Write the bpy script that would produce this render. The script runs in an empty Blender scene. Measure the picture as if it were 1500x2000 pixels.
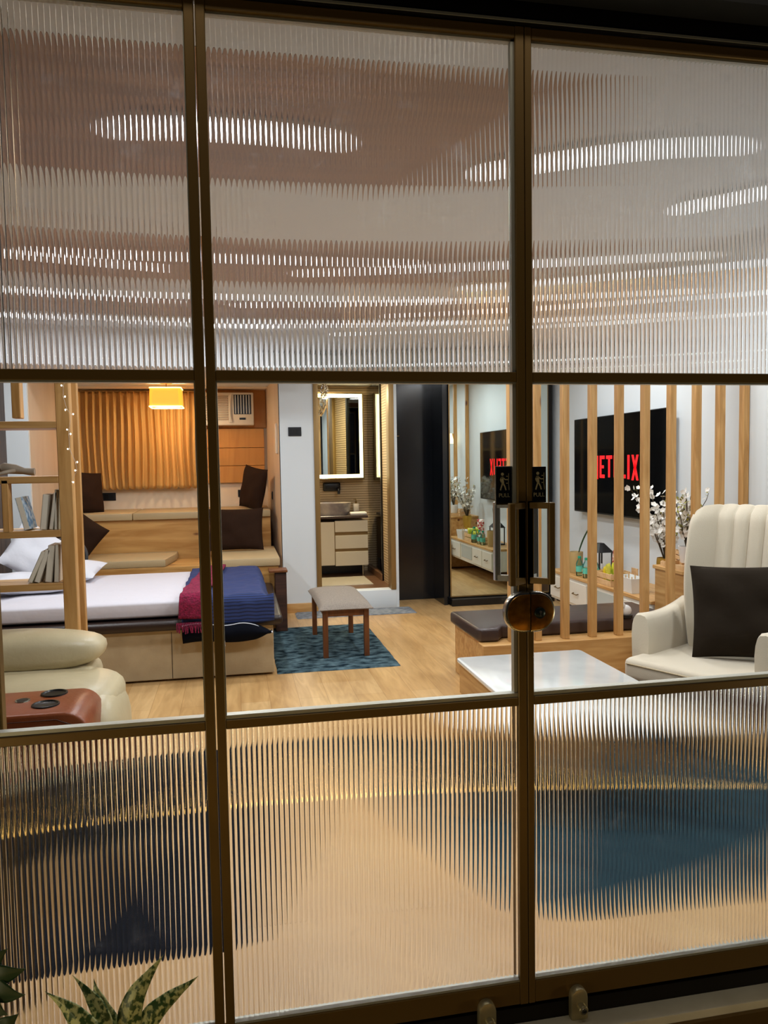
import bpy, bmesh, math, random
from mathutils import Vector, Matrix, noise, Euler
random.seed(7)
S = bpy.context.scene
COL = S.collection
PI = math.pi

# ------------------------------------------------------------------ camera, world, exposure
def camera():
    yaw, pitch, roll = math.radians(10.957), math.radians(3.611), math.radians(-.954)
    f = Vector((math.sin(yaw)*math.cos(pitch), math.cos(yaw)*math.cos(pitch), -math.sin(pitch)))
    r = Vector((math.cos(yaw), -math.sin(yaw), 0)); u = r.cross(f)
    r2 = r*math.cos(roll)+u*math.sin(roll); u2 = -r*math.sin(roll)+u*math.cos(roll)
    cd = bpy.data.cameras.new('camera'); co = bpy.data.objects.new('camera', cd); COL.objects.link(co)
    cd.sensor_fit = 'VERTICAL'; cd.sensor_height = 36; cd.lens = 27; cd.clip_start = .02
    m = Matrix((r2, u2, -f)).transposed().to_4x4(); m.translation = Vector((0, -2.07, 1.55))
    co.matrix_world = m
    S.camera = co
camera()
S.view_settings.view_transform = 'Standard'
S.view_settings.look = 'None'
S.view_settings.gamma = 1
S.view_settings.use_curve_mapping = False
S.view_settings.exposure = 0.06
W = bpy.data.worlds.new('night'); S.world = W; W.use_nodes = True
W.node_tree.nodes['Background'].inputs[0].default_value = (.02, .025, .04, 1)
W.node_tree.nodes['Background'].inputs[1].default_value = .25
try:
    S.cycles.caustics_refractive = False
    S.cycles.caustics_reflective = True
    S.cycles.max_bounces = 14; S.cycles.diffuse_bounces = 5; S.cycles.glossy_bounces = 5
    S.cycles.transmission_bounces = 10; S.cycles.transparent_max_bounces = 12
    S.cycles.sample_clamp_indirect = 6
    S.cycles.use_denoising = True
except Exception:
    pass
P_MAIN = 12.0      # watts of each ceiling light
P_LAMP = 15.0
P_BATH = 26.0

def area(loc, size, power, color, rot=(0, 0, 0), shape='DISK', sy=None, name='area_lamp', parent=None, spread=180):
    l = bpy.data.lights.new(name, 'AREA'); l.energy = power; l.color = color; l.shape = shape; l.size = size
    if sy: l.size_y = sy
    l.spread = math.radians(spread)
    o = bpy.data.objects.new(name, l); COL.objects.link(o); o.location = loc; o.rotation_euler = rot
    if parent: o.parent = parent
    return o

# ------------------------------------------------------------------ helpers: geometry
def lin(h):
    h = h.lstrip('#'); o = []
    for i in (0, 2, 4):
        c = int(h[i:i+2], 16)/255
        o.append(c/12.92 if c <= .04045 else ((c+.055)/1.055)**2.4)
    return (*o, 1)

class G:
    def __init__(s): s.b = bmesh.new()
    def box(s, x0, x1, y0, y1, z0, z1, bev=0, seg=2, mat=None):
        M = Matrix.Translation(((x0+x1)/2, (y0+y1)/2, (z0+z1)/2)) @ Matrix.Diagonal((x1-x0, y1-y0, z1-z0, 1))
        if mat is not None: M = mat @ M
        r = bmesh.ops.create_cube(s.b, size=1, matrix=M)
        if bev:
            es = {e for v in r['verts'] for e in v.link_edges}
            bmesh.ops.bevel(s.b, geom=list(es), offset=bev, segments=seg, profile=.5, affect='EDGES')
        return s
    def prism(s, pts, a0, a1, axis='Z', bev=0, seg=2):
        def P(p, a):
            if axis == 'Z': return (p[0], p[1], a)
            if axis == 'Y': return (p[0], a, p[1])
            return (a, p[0], p[1])
        lo = [s.b.verts.new(P(p, a0)) for p in pts]; hi = [s.b.verts.new(P(p, a1)) for p in pts]
        n = len(pts); fs = [s.b.faces.new(lo[::-1]), s.b.faces.new(hi)]
        for i in range(n): fs.append(s.b.faces.new((lo[i], lo[(i+1) % n], hi[(i+1) % n], hi[i])))
        bmesh.ops.recalc_face_normals(s.b, faces=fs)
        if bev:
            es = {e for f in fs[:2] for e in f.edges}
            bmesh.ops.bevel(s.b, geom=list(es), offset=bev, segments=seg, profile=.5, affect='EDGES')
        return s
    def rings(s, rings, cap=True, loop=False):
        vs = [[s.b.verts.new(p) for p in r] for r in rings]
        n = len(vs[0]); fs = []
        for i in range(len(vs)-(0 if loop else 1)):
            a = vs[i]; b = vs[(i+1) % len(vs)]
            for j in range(n):
                fs.append(s.b.faces.new((a[j], a[(j+1) % n], b[(j+1) % n], b[j])))
        if cap and not loop: fs.append(s.b.faces.new(vs[0][::-1])); fs.append(s.b.faces.new(vs[-1]))
        bmesh.ops.recalc_face_normals(s.b, faces=fs)
        return s
    def lathe(s, prof, c=(0, 0, 0), n=28, sx=1, sy=1, axis='Z'):
        R = []
        for r, z in prof:
            r = max(r, .0004); L = []
            for k in range(n):
                a = 2*PI*k/n; x, y = r*math.cos(a)*sx, r*math.sin(a)*sy
                if axis == 'Z': L.append((c[0]+x, c[1]+y, c[2]+z))
                elif axis == 'Y': L.append((c[0]+x, c[1]+z, c[2]+y))
                else: L.append((c[0]+z, c[1]+x, c[2]+y))
            R.append(L)
        return s.rings(R)
    def cyl(s, c, r, h, n=24, axis='Z', r2=None, bev=.0):
        r2 = r if r2 is None else r2
        if bev: return s.lathe([(r-bev, 0), (r, bev), (r2, h-bev), (r2-bev, h)], c, n, axis=axis)
        return s.lathe([(r, 0), (r2, h)], c, n, axis=axis)
    def tube(s, pts, r, n=8, sq=False):
        pts = [Vector(p) for p in pts]; R = []; up = None
        for i, p in enumerate(pts):
            t = (pts[min(i+1, len(pts)-1)]-pts[max(i-1, 0)]).normalized()
            if up is None:
                up = Vector((0, 0, 1)) if abs(t.z) < .9 else Vector((0, 1, 0))
            up = (up-t*up.dot(t)).normalized(); sd = t.cross(up)
            rr = r[i] if isinstance(r, (list, tuple)) else r
            if sq: R.append([p+(up*a+sd*b)*rr for a, b in ((1, 1), (-1, 1), (-1, -1), (1, -1))])
            else: R.append([p+(up*math.cos(2*PI*k/n)+sd*math.sin(2*PI*k/n))*rr for k in range(n)])
        return s.rings(R)
    def ell(s, c, rx, ry, rz, nu=24, nv=14, e1=1., e2=1., rot=None, nz=0, ns=6):
        sp = lambda v, e: math.copysign(abs(v)**e, v)
        R = []
        for j in range(nv+1):
            ph = -PI/2+PI*(j+.0)/nv; L = []
            ph = max(-PI/2+.02, min(PI/2-.02, ph))
            for k in range(nu):
                a = 2*PI*k/nu
                q = Vector((sp(math.cos(ph), e1)*sp(math.cos(a), e2)*rx, sp(math.cos(ph), e1)*sp(math.sin(a), e2)*ry, sp(math.sin(ph), e1)*rz))
                if nz: q *= 1+nz*noise.noise(q*ns)
                if rot is not None: q = rot @ q
                L.append(q+Vector(c))
            R.append(L)
        return s.rings(R)
    def grid(s, fn, nu, nv, flip=False):
        V = [[s.b.verts.new(fn(i/nu, j/nv)) for i in range(nu+1)] for j in range(nv+1)]
        for j in range(nv):
            for i in range(nu):
                q = (V[j][i], V[j][i+1], V[j+1][i+1], V[j+1][i])
                s.b.faces.new(q[::-1] if flip else q)
        return s
    def xf(s, M, start=0):
        s.b.verts.ensure_lookup_table()
        for v in s.b.verts[start:]: v.co = M @ v.co
        return s
    def out(s, name, mat, parent=None, loc=None, rot=None, ang=35, weld=False):
        if weld: bmesh.ops.remove_doubles(s.b, verts=s.b.verts, dist=1e-5)
        me = bpy.data.meshes.new(name); s.b.to_mesh(me); s.b.free()
        me.polygons.foreach_set('use_smooth', [True]*len(me.polygons))
        if ang is not None: me.set_sharp_from_angle(angle=math.radians(ang))
        me.materials.append(mat)
        o = bpy.data.objects.new(name, me); COL.objects.link(o)
        if parent: o.parent = parent
        if loc: o.location = loc
        if rot: o.rotation_euler = rot
        return o

def tag(o, label, cat=None, group=None, kind=None):
    if label: o['label'] = label
    if cat: o['category'] = cat
    if group: o['group'] = group
    if kind: o['kind'] = kind
    return o
def thing(name, label, cat, loc=(0, 0, 0), rotz=0, group=None, kind=None):
    o = bpy.data.objects.new(name, None); COL.objects.link(o); o.empty_display_size = .05
    o.location = loc; o.rotation_euler = (0, 0, rotz)
    return tag(o, label, cat, group, kind)
def struct(o): o['kind'] = 'structure'; return o

def pillow_mesh(w, h, t, seed=0, nu=22, pinch=.055, wr=.012):
    g = G(); sd = Vector((seed*3.1, seed*1.7, 0))
    for side in (1, -1):
        def fn(a, b):
            u, v = a*2-1, b*2-1
            x = w/2*u*(1-pinch*(1-v*v)); z = h/2*v*(1-pinch*(1-u*u))
            k = max(0, (1-abs(u)**2.6)*(1-abs(v)**2.6))**.55
            y = side*t/2*k + side*k*wr*noise.noise(Vector((x*7, z*7, side))+sd)*2
            return (x, y, z)
        g.grid(fn, nu, nu, flip=side > 0)
    bmesh.ops.remove_doubles(g.b, verts=g.b.verts, dist=1e-5)
    bmesh.ops.recalc_face_normals(g.b, faces=g.b.faces)
    return g

# ------------------------------------------------------------------ helpers: materials
def mat(name, color='#808080', rough=.5, metal=0, emit=None, es=0, spec=.5, bump=None, vary=None, coat=0, sheen=0, alpha=1):
    m = bpy.data.materials.new(name); m.use_nodes = True; nt = m.node_tree; N = nt.nodes; b = N['Principled BSDF']
    c = lin(color)
    b.inputs['Base Color'].default_value = c; b.inputs['Roughness'].default_value = rough
    b.inputs['Metallic'].default_value = metal; b.inputs['Specular IOR Level'].default_value = spec
    if coat: b.inputs['Coat Weight'].default_value = coat; b.inputs['Coat Roughness'].default_value = .08
    if sheen: b.inputs['Sheen Weight'].default_value = sheen
    if emit: b.inputs['Emission Color'].default_value = lin(emit); b.inputs['Emission Strength'].default_value = es
    if vary or bump:
        tc = N.new('ShaderNodeTexCoord')
    if vary:      # (scale, second colour, contrast)
        n = N.new('ShaderNodeTexNoise'); n.inputs['Scale'].default_value = vary[0]; n.inputs['Detail'].default_value = 4
        mp = N.new('ShaderNodeMapping'); mp.inputs['Scale'].default_value = vary[3] if len(vary) > 3 else (1, 1, 1)
        nt.links.new(tc.outputs['Object'], mp.inputs[0]); nt.links.new(mp.outputs[0], n.inputs['Vector'])
        r = N.new('ShaderNodeValToRGB'); r.color_ramp.elements[0].color = c; r.color_ramp.elements[1].color = lin(vary[1])
        r.color_ramp.elements[0].position = .5-vary[2]; r.color_ramp.elements[1].position = .5+vary[2]
        nt.links.new(n.outputs[0], r.inputs[0]); nt.links.new(r.outputs[0], b.inputs['Base Color'])
    if bump:      # (scale, strength)
        n = N.new('ShaderNodeTexNoise'); n.inputs['Scale'].default_value = bump[0]; n.inputs['Detail'].default_value = 3
        nt.links.new(tc.outputs['Object'], n.inputs['Vector'])
        bp = N.new('ShaderNodeBump'); bp.inputs['Strength'].default_value = bump[1]; bp.inputs['Distance'].default_value = .01
        nt.links.new(n.outputs[0], bp.inputs['Height']); nt.links.new(bp.outputs[0], b.inputs['Normal'])
    return m

def wood(name, a, b_, along='Z', rough=.5, scale=9, knots=True, stretch=.09, coat=0):
    m = bpy.data.materials.new(name); m.use_nodes = True; nt = m.node_tree; N = nt.nodes; L = nt.links; B = N['Principled BSDF']
    tc = N.new('ShaderNodeTexCoord'); mp = N.new('ShaderNodeMapping')
    sc = [1, 1, 1]; sc['XYZ'.index(along)] = stretch; mp.inputs['Scale'].default_value = sc
    L.new(tc.outputs['Object'], mp.inputs[0])
    n = N.new('ShaderNodeTexNoise'); n.inputs['Scale'].default_value = scale*2.2; n.inputs['Detail'].default_value = 5; n.inputs['Distortion'].default_value = 1.2
    L.new(mp.outputs[0], n.inputs['Vector'])
    r = N.new('ShaderNodeValToRGB'); r.color_ramp.elements[0].color = lin(a); r.color_ramp.elements[1].color = lin(b_)
    r.color_ramp.elements[0].position = .35; r.color_ramp.elements[1].position = .68
    L.new(n.outputs[0], r.inputs[0]); last = r.outputs[0]
    if knots:
        mk = N.new('ShaderNodeMapping'); s2 = [3.4, 3.4, 3.4]; s2['XYZ'.index(along)] = 1.5; mk.inputs['Scale'].default_value = s2
        L.new(tc.outputs['Object'], mk.inputs[0])
        v = N.new('ShaderNodeTexVoronoi'); v.inputs['Scale'].default_value = 1.25; v.inputs['Randomness'].default_value = 1; L.new(mk.outputs[0], v.inputs['Vector'])
        kr = N.new('ShaderNodeValToRGB'); kr.color_ramp.elements[0].color = (1, 1, 1, 1); kr.color_ramp.elements[1].color = (0, 0, 0, 1)
        kr.color_ramp.elements[0].position = .05; kr.color_ramp.elements[1].position = .10
        L.new(v.outputs['Distance'], kr.inputs[0])
        mx = N.new('ShaderNodeMix'); mx.data_type = 'RGBA'; mx.inputs[7].default_value = lin('#6a3a1c')
        L.new(kr.outputs[0], mx.inputs[0]); L.new(last, mx.inputs[6]); last = mx.outputs[2]
    L.new(last, B.inputs['Base Color']); B.inputs['Roughness'].default_value = rough
    if coat: B.inputs['Coat Weight'].default_value = coat; B.inputs['Coat Roughness'].default_value = .1
    bp = N.new('ShaderNodeBump'); bp.inputs['Strength'].default_value = .12; bp.inputs['Distance'].default_value = .004
    L.new(n.outputs[0], bp.inputs['Height']); L.new(bp.outputs[0], B.inputs['Normal'])
    return m

def floor_mat():
    m = bpy.data.materials.new('oak_planks'); m.use_nodes = True; nt = m.node_tree; N = nt.nodes; L = nt.links; B = N['Principled BSDF']
    tc = N.new('ShaderNodeTexCoord')
    mp = N.new('ShaderNodeMapping'); mp.inputs['Rotation'].default_value = (0, 0, PI/2); L.new(tc.outputs['Object'], mp.inputs[0])
    br = N.new('ShaderNodeTexBrick'); br.offset = .37; br.inputs['Scale'].default_value = 1
    br.inputs['Brick Width'].default_value = 1.25; br.inputs['Row Height'].default_value = .19; br.inputs['Mortar Size'].default_value = .0012
    br.inputs['Mortar Smooth'].default_value = .3
    br.inputs['Color1'].default_value = lin('#d6b684'); br.inputs['Color2'].default_value = lin('#c6a06a'); br.inputs['Mortar'].default_value = lin('#8a6338')
    L.new(mp.outputs[0], br.inputs['Vector'])
    m2 = N.new('ShaderNodeMapping'); m2.inputs['Scale'].default_value = (1, .12, 1); L.new(tc.outputs['Object'], m2.inputs[0])
    n = N.new('ShaderNodeTexNoise'); n.inputs['Scale'].default_value = 16; n.inputs['Detail'].default_value = 6; n.inputs['Distortion'].default_value = 1.5; L.new(m2.outputs[0], n.inputs['Vector'])
    r = N.new('ShaderNodeValToRGB'); r.color_ramp.elements[0].color = lin('#c3a167'); r.color_ramp.elements[1].color = lin('#f2d9ae')
    r.color_ramp.elements[0].position = .34; r.color_ramp.elements[1].position = .66; L.new(n.outputs[0], r.inputs[0])
    mx = N.new('ShaderNodeMix'); mx.data_type = 'RGBA'; mx.blend_type = 'MULTIPLY'; mx.inputs[0].default_value = .75
    L.new(br.outputs['Color'], mx.inputs[6]); L.new(r.outputs[0], mx.inputs[7])
    n2 = N.new('ShaderNodeTexNoise'); n2.inputs['Scale'].default_value = 3.2; m3 = N.new('ShaderNodeMapping'); m3.inputs['Scale'].default_value = (1, .35, 1)
    L.new(tc.outputs['Object'], m3.inputs[0]); L.new(m3.outputs[0], n2.inputs['Vector'])
    g = N.new('ShaderNodeGamma'); g.inputs[1].default_value = .78; L.new(mx.outputs[2], g.inputs[0])
    r2 = N.new('ShaderNodeValToRGB'); r2.color_ramp.elements[0].color = (.72, .66, .58, 1); r2.color_ramp.elements[1].color = (1, 1, 1, 1)
    r2.color_ramp.elements[0].position = .3; r2.color_ramp.elements[1].position = .6; L.new(n2.outputs[0], r2.inputs[0])
    mm = N.new('ShaderNodeMix'); mm.data_type = 'RGBA'; mm.blend_type = 'MULTIPLY'; mm.inputs[0].default_value = .8
    L.new(g.outputs[0], mm.inputs[6]); L.new(r2.outputs[0], mm.inputs[7]); L.new(mm.outputs[2], B.inputs['Base Color'])
    B.inputs['Roughness'].default_value = .33
    return m

def fluted_mat(name='fluted_glass', lo=.012, hi=.07):
    m = bpy.data.materials.new(name); m.use_nodes = True; nt = m.node_tree; N = nt.nodes; L = nt.links
    N.remove(N['Principled BSDF']); g = N.new('ShaderNodeBsdfGlass'); g.inputs['IOR'].default_value = 1.5; g.inputs['Roughness'].default_value = .0
    g.inputs['Color'].default_value = (.99, .992, .985, 1)
    # faint dust film on the ribs
    d = N.new('ShaderNodeBsdfTranslucent'); d.inputs[0].default_value = (.85, .87, .88, 1)
    n = N.new('ShaderNodeTexNoise'); n.inputs['Scale'].default_value = 9; n.inputs['Detail'].default_value = 8; n.inputs['Roughness'].default_value = .75
    tc = N.new('ShaderNodeTexCoord'); L.new(tc.outputs['Object'], n.inputs['Vector'])
    r = N.new('ShaderNodeValToRGB'); r.color_ramp.elements[0].position = .56; r.color_ramp.elements[1].position = .8
    r.color_ramp.elements[0].color = (lo, lo, lo, 1); r.color_ramp.elements[1].color = (hi, hi, hi, 1)
    L.new(n.outputs[0], r.inputs[0]); mx = N.new('ShaderNodeMixShader'); L.new(r.outputs[0], mx.inputs[0])
    L.new(g.outputs[0], mx.inputs[1]); L.new(d.outputs[0], mx.inputs[2]); L.new(mx.outputs[0], N['Material Output'].inputs[0])
    return m
def pane_mat(name='clear_glass', tint=(.97, .985, .975, 1), ior=1.45, boost=1.0):
    m = bpy.data.materials.new(name); m.use_nodes = True; nt = m.node_tree; N = nt.nodes; L = nt.links
    N.remove(N['Principled BSDF']); t = N.new('ShaderNodeBsdfTransparent'); t.inputs[0].default_value = tint
    g = N.new('ShaderNodeBsdfGlossy'); g.inputs['Roughness'].default_value = .0
    f = N.new('ShaderNodeFresnel'); f.inputs[0].default_value = ior
    mu = N.new('ShaderNodeMath'); mu.operation = 'MULTIPLY'; mu.inputs[1].default_value = boost; mu.use_clamp = True; L.new(f.outputs[0], mu.inputs[0])
    mx = N.new('ShaderNodeMixShader'); L.new(mu.outputs[0], mx.inputs[0]); L.new(t.outputs[0], mx.inputs[1]); L.new(g.outputs[0], mx.inputs[2])
    L.new(mx.outputs[0], N['Material Output'].inputs[0]); return m

def stripes_mat(name, a, b_, axis, period, frac, rough=.5, bump=.6):
    m = bpy.data.materials.new(name); m.use_nodes = True; nt = m.node_tree; N = nt.nodes; L = nt.links; B = N['Principled BSDF']
    tc = N.new('ShaderNodeTexCoord'); sp = N.new('ShaderNodeSeparateXYZ'); L.new(tc.outputs['Object'], sp.inputs[0])
    d = N.new('ShaderNodeMath'); d.operation = 'DIVIDE'; d.inputs[1].default_value = period; 
    if axis == 'S':
        ad = N.new('ShaderNodeMath'); ad.operation = 'ADD'; L.new(sp.outputs[1], ad.inputs[0]); L.new(sp.outputs[2], ad.inputs[1]); L.new(ad.outputs[0], d.inputs[0])
    else: L.new(sp.outputs['XYZ'.index(axis)], d.inputs[0])
    fr = N.new('ShaderNodeMath'); fr.operation = 'FRACT'; L.new(d.outputs[0], fr.inputs[0])
    r = N.new('ShaderNodeValToRGB'); r.color_ramp.elements[0].color = lin(b_); r.color_ramp.elements[1].color = lin(a)
    r.color_ramp.elements[0].position = frac; r.color_ramp.elements[1].position = frac+.12; L.new(fr.outputs[0], r.inputs[0])
    L.new(r.outputs[0], B.inputs['Base Color']); B.inputs['Roughness'].default_value = rough
    bp = N.new('ShaderNodeBump'); bp.inputs['Strength'].default_value = bump; bp.inputs['Distance'].default_value = .006
    L.new(r.outputs[0], bp.inputs['Height']); L.new(bp.outputs[0], B.inputs['Normal'])
    return m

M = dict(
    bronze=mat('bronze_frame', '#6a5124', .42, .45), bead=mat('glazing_bead', '#a9a89c', .4, .5), blackmetal=mat('black_frame', '#171310', .4, .6),
    fl=fluted_mat(), fl2=fluted_mat('dusty_fluted_glass', .045, .16), pane=pane_mat(), wall=mat('white_wall', '#d2d8da', .7), ceil=mat('white_ceiling', '#e3e7ea', .7),
    walnut=wood('ceiling_wood', '#a87a48', '#886034', 'X', .45, 5, False), floor=floor_mat(),
    pine=wood('pine', '#d0a265', '#b07f42', 'Z', .45, 10), pinex=wood('pine_flat', '#cfa468', '#b08045', 'X', .45, 8),
    piney=wood('pine_deep', '#cfa468', '#b08045', 'Y', .45, 8), oakp=wood('alcove_wood', '#c99a58', '#a87536', 'X', .5, 6),
    orange=wood('panel_wood', '#cf9245', '#bb7c33', 'Z', .45, 4, False), brownwood=wood('bark_wood', '#5a4a40', '#332823', 'Z', .6, 8, False),
    pink=mat('beige_laminate', '#d4c0a8', .5, vary=(5, '#c9b297', .2, (1, 1, .15))), cream=mat('cream_wall', '#e6d3b8', .7),
    teak=wood('stool_wood', '#7d4a24', '#5d3216', 'Z', .4, 9, False), darkwood=wood('dark_wood', '#4a2c1e', '#2e1a12', 'X', .5, 7, False),
    grey_fab=mat('grey_fabric', '#8f8478', .9, vary=(120, '#7c7267', .15), bump=(300, .3)),
    beige_lea=mat('beige_suede', '#b8a684', .75, vary=(6, '#a79473', .2), bump=(60, .1)),
    brown_lea=mat('brown_leather', '#261914', .38, vary=(20, '#281913', .2), bump=(90, .15)),
    bench_lea=mat('bench_leather', '#3d2f2b', .34, bump=(120, .12)),
    cush=mat('cushion_vinyl', '#b39b72', .55, bump=(60, .1)), sheet=mat('white_sheet', '#cfccd3', .85, bump=(7, .5)),
    white_p=mat('white_pillow', '#d2d3da', .85, bump=(14, .3)), velvet=mat('brown_velvet', '#2a180c', .9, spec=.15, bump=(12, .4)),
    velvet2=mat('dark_cushion', '#21190f', .9, spec=.15, bump=(9, .5)), rib=mat('grey_ribbed', '#3a3c3f', .8, bump=(60, .3)),
    navy=stripes_mat('navy_quilt', '#22366c', '#101a3c', 'S', .026, .3, .85, .7), navy2=mat('navy_lining', '#070a14', .9, spec=.1), piping=mat('white_piping', '#c9cdd6', .7),
    magenta=mat('magenta_knit', '#8e1440', .95, vary=(60, '#6b0d30', .1), bump=(110, 1.0)),
    curtain=mat('ochre_curtain', '#d9ae6a', .8, vary=(3, '#c79a55', .2, (1, 1, .2))),
    white=mat('white_lacquer', '#dedbd0', .4), whiteac=mat('ac_plastic', '#ddd2c0', .45), black=mat('black_plastic', '#0d0e10', .3),
    socket=mat('black_socket', '#15171b', .35), gloss=mat('black_laminate', '#0b0e12', .16, vary=(3, '#12161b', .15, (1, 1, .06))),
    mirror=mat('mirror', '#dfe8e2', .0, 1.0), gold=mat('gold_trim', '#8d7042', .45, .5), goldv=mat('gold_vase', '#c9a143', .35, .7, bump=(25, .15)),
    brass=mat('polished_brass', '#94621c', .3, .75, vary=(28, '#6a4210', .12)), chrome=mat('satin_chrome', '#aaa79c', .25, .95), steel=mat('worn_steel', '#a69c7c', .35, .6),
    tile=stripes_mat('ribbed_tile', '#c9b08a', '#8f7752', 'Z', .03, .22, .5, .8), bathfloor=wood('bath_floor', '#7a573a', '#5f4029', 'X', .35, 5, False),
    led=mat('led_strip', '#fff6c8', .5, emit='#fff3b4', es=2.6), ledc=mat('lamp_diffuser', '#ffffff', .5, emit='#f3f6ff', es=14),
    shade=mat('lamp_shade', '#e9b266', .7, emit='#ffa030', es=1.25), marble=mat('white_marble', '#f0f1ee', .1, vary=(2.2, '#dcdfdc', .1), coat=.3),
    basin=mat('marble_basin', '#bcb0a0', .3, vary=(6, '#8b8280', .12)), cab=mat('vanity_front', '#d9cdb2', .4), worktop=mat('dark_worktop', '#4a3c34', .3),
    mat_g=mat('grey_mat', '#8e9296', .95, vary=(22, '#6e747a', .12), bump=(120, .8)), mat_w=mat('bath_mat', '#b8ad96', .95, bump=(120, .8)),
    teal=mat('teal_rug', '#1a2a33', .95, spec=.04, vary=(15, '#5c737b', .15, (.8, 1.15, 1)), bump=(160, .9)), teald=mat('dark_teal_rug', '#1c333d', .95, spec=.04, vary=(6, '#2a464f', .14), bump=(160, .9)),
    navyrug=mat('navy_rug', '#060a12', .95, spec=.04, vary=(5, '#0a1220', .14), bump=(160, .9)),
    chair=mat('cream_velvet', '#c9bda6', .75, sheen=.35, bump=(200, .12)), sofa=mat('cream_leather', '#c9bb97', .4, vary=(4, '#bcae8b', .2), bump=(30, .18)),
    tan=mat('tan_leather', '#8d4a27', .36, vary=(8, '#7c3d1e', .2), bump=(70, .12)), tv=mat('tv_screen', '#060606', .08, coat=.5),
    red=mat('screen_letters', '#e50914', .5, emit='#ff0a18', es=.65), petal=mat('white_petals', '#efece4', .8), twig=mat('twigs', '#4d3f28', .8), leafy=mat('yellow_green_leaves', '#a3a045', .7),
    pot=mat('white_pot', '#e6e6e4', .5), bamboo=mat('bamboo_pot', '#b9a06c', .6), cratew=wood('crate_wood', '#dcb98a', '#c9a06c', 'X', .6, 10, False),
    lant=mat('lantern_black', '#141312', .4), glassb=pane_mat('bottle_glass', (.8, .95, .92, 1), 1.4), bcap=mat('bottle_cap', '#1f9c7c', .4), blabel=mat('bottle_label', '#5fc2ad', .5),
    chips=mat('green_packet', '#9cb72c', .35, vary=(14, '#e0d84a', .1)), redp=mat('red_packet', '#b02a22', .35, vary=(30, '#f0e6da', .05)), yel=mat('yellow_packet', '#e2c322', .35), basket=mat('white_basket', '#e2e3df', .5),
    stone=mat('sill_stone', '#e0d8c2', .35, vary=(6, '#c4bba4', .25)), stonef=mat('outdoor_paving', '#3a3a38', .8, vary=(30, '#2a2a29', .15)),
    ext=mat('black_exterior', '#060606', .85), leaf=mat('green_leaf', '#1c3a15', .45), varieg=mat('variegated_leaf', '#38552a', .4, vary=(95, '#c3c88c', .05, (1, 1, .7))),
    soil=mat('plant_pot_dark', '#2a221c', .8), wood_d=wood('hand_wood', '#a89a86', '#8b7d6a', 'X', .7, 9, False),
    book1=mat('book_grey', '#b3a896', .7), book2=mat('book_blue', '#5b8fb8', .5, vary=(40, '#cfe0ea', .08)), book3=mat('book_olive', '#a8a488', .7), book4=mat('book_cream', '#d6ccba', .7), page=mat('book_pages', '#e6dfce', .8),
    strip=mat('added_warm_strip', '#ffd27a', .5, emit='#ffc86a', es=18), fairy=mat('fairy_bulb', '#ffffff', .5, emit='#fff0d8', es=12), wire=mat('thin_wire', '#c9c9c9', .4, .5),
    acr=pane_mat('clear_plastic', (.96, .92, .86, 1), 1.7, 2.5), glassp=pane_mat('shower_glass', (.93, .96, .93, 1), 1.5, 1.3),
    signb=mat('sign_black', '#0c0b0a', .25), signt=mat('sign_symbols', '#8e8566', .5), cloth_w=mat('folded_towel', '#eeeae0', .9), net=mat('door_mat', '#4b4b4b', .9, bump=(400, 1)),
    sconce=mat('sconce_shade', '#fff1cf', .6, emit='#ffdfa0', es=3.0), frost=mat('frosted_niche', '#b9c2c0', .2),
    knobd=mat('lock_core', '#1f2a2b', .3, .6), grey=mat('soft_grey_wall', '#b9bec4', .7),
)

# ------------------------------------------------------------------ the room
CZ = 2.8
fl = G(); fl.box(-4.2, 3.6, .03, 7.4, -.1, 0); struct(fl.out('floor', M['floor']))
c = G(); c.box(-4.2, 3.6, -.1, 7.7, CZ, CZ+.12); c.box(-4.2, .46, 5.2, 7.4, 2.46, CZ); struct(c.out('ceiling', M['ceil']))
for i, (x0, x1, y0, y1) in enumerate([(-3.2, 1.22, .36, 1.42), (-3.2, 2.0, 2.3, 3.3), (-3.2, 2.6, 3.9, 4.6)]):
    g = G(); g.box(x0, x1, y0, y1, CZ-.0015, CZ+.01); struct(g.out('trim_%d' % (i+1), M['walnut']))
g = G(); g.box(3.5, 3.6, -.1, 7.7, 0, CZ); struct(g.out('wall_right', M['wall']))
g = G(); g.box(3.48, 3.5, .1, 5.88, 0, .17); struct(g.out('baseboard_right', M['darkwood']))
# alcove, back left
g = G(); g.prism([(-2.2, 7.22), (.39, 7.22), (.39, 7.4), (-2.2, 7.4)], 0, CZ); struct(g.out('wall_alcove_back', M['cream']))
g = G(); g.prism([(.47, 5.95), (.47, 7.4), (.385, 7.4), (.385, 7.22), (.462, 5.95)], 0, CZ); struct(g.out('wall_alcove_right', M['pink']))
g = G(); g.box(-2.0, -1.81, 5.4, 7.25, 0, CZ); struct(g.out('wall_alcove_left', M['pink']))
g = G(); g.box(-2.03, -1.812, 5.36, 5.4, 0, CZ); struct(g.out('trim_4', M['wall']))
g = G(); g.box(-2.12, -2.0, 2.6, 5.4, 0, CZ); struct(g.out('wall_left', M['brownwood']))
g = G(); g.box(-4.2, -2.12, 2.6, 2.72, 0, CZ); struct(g.out('wall_left_back', M['wall']))
g = G(); g.box(-4.3, -4.2, -.1, 2.72, 0, CZ); struct(g.out('wall_far_left', M['wall']))
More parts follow.
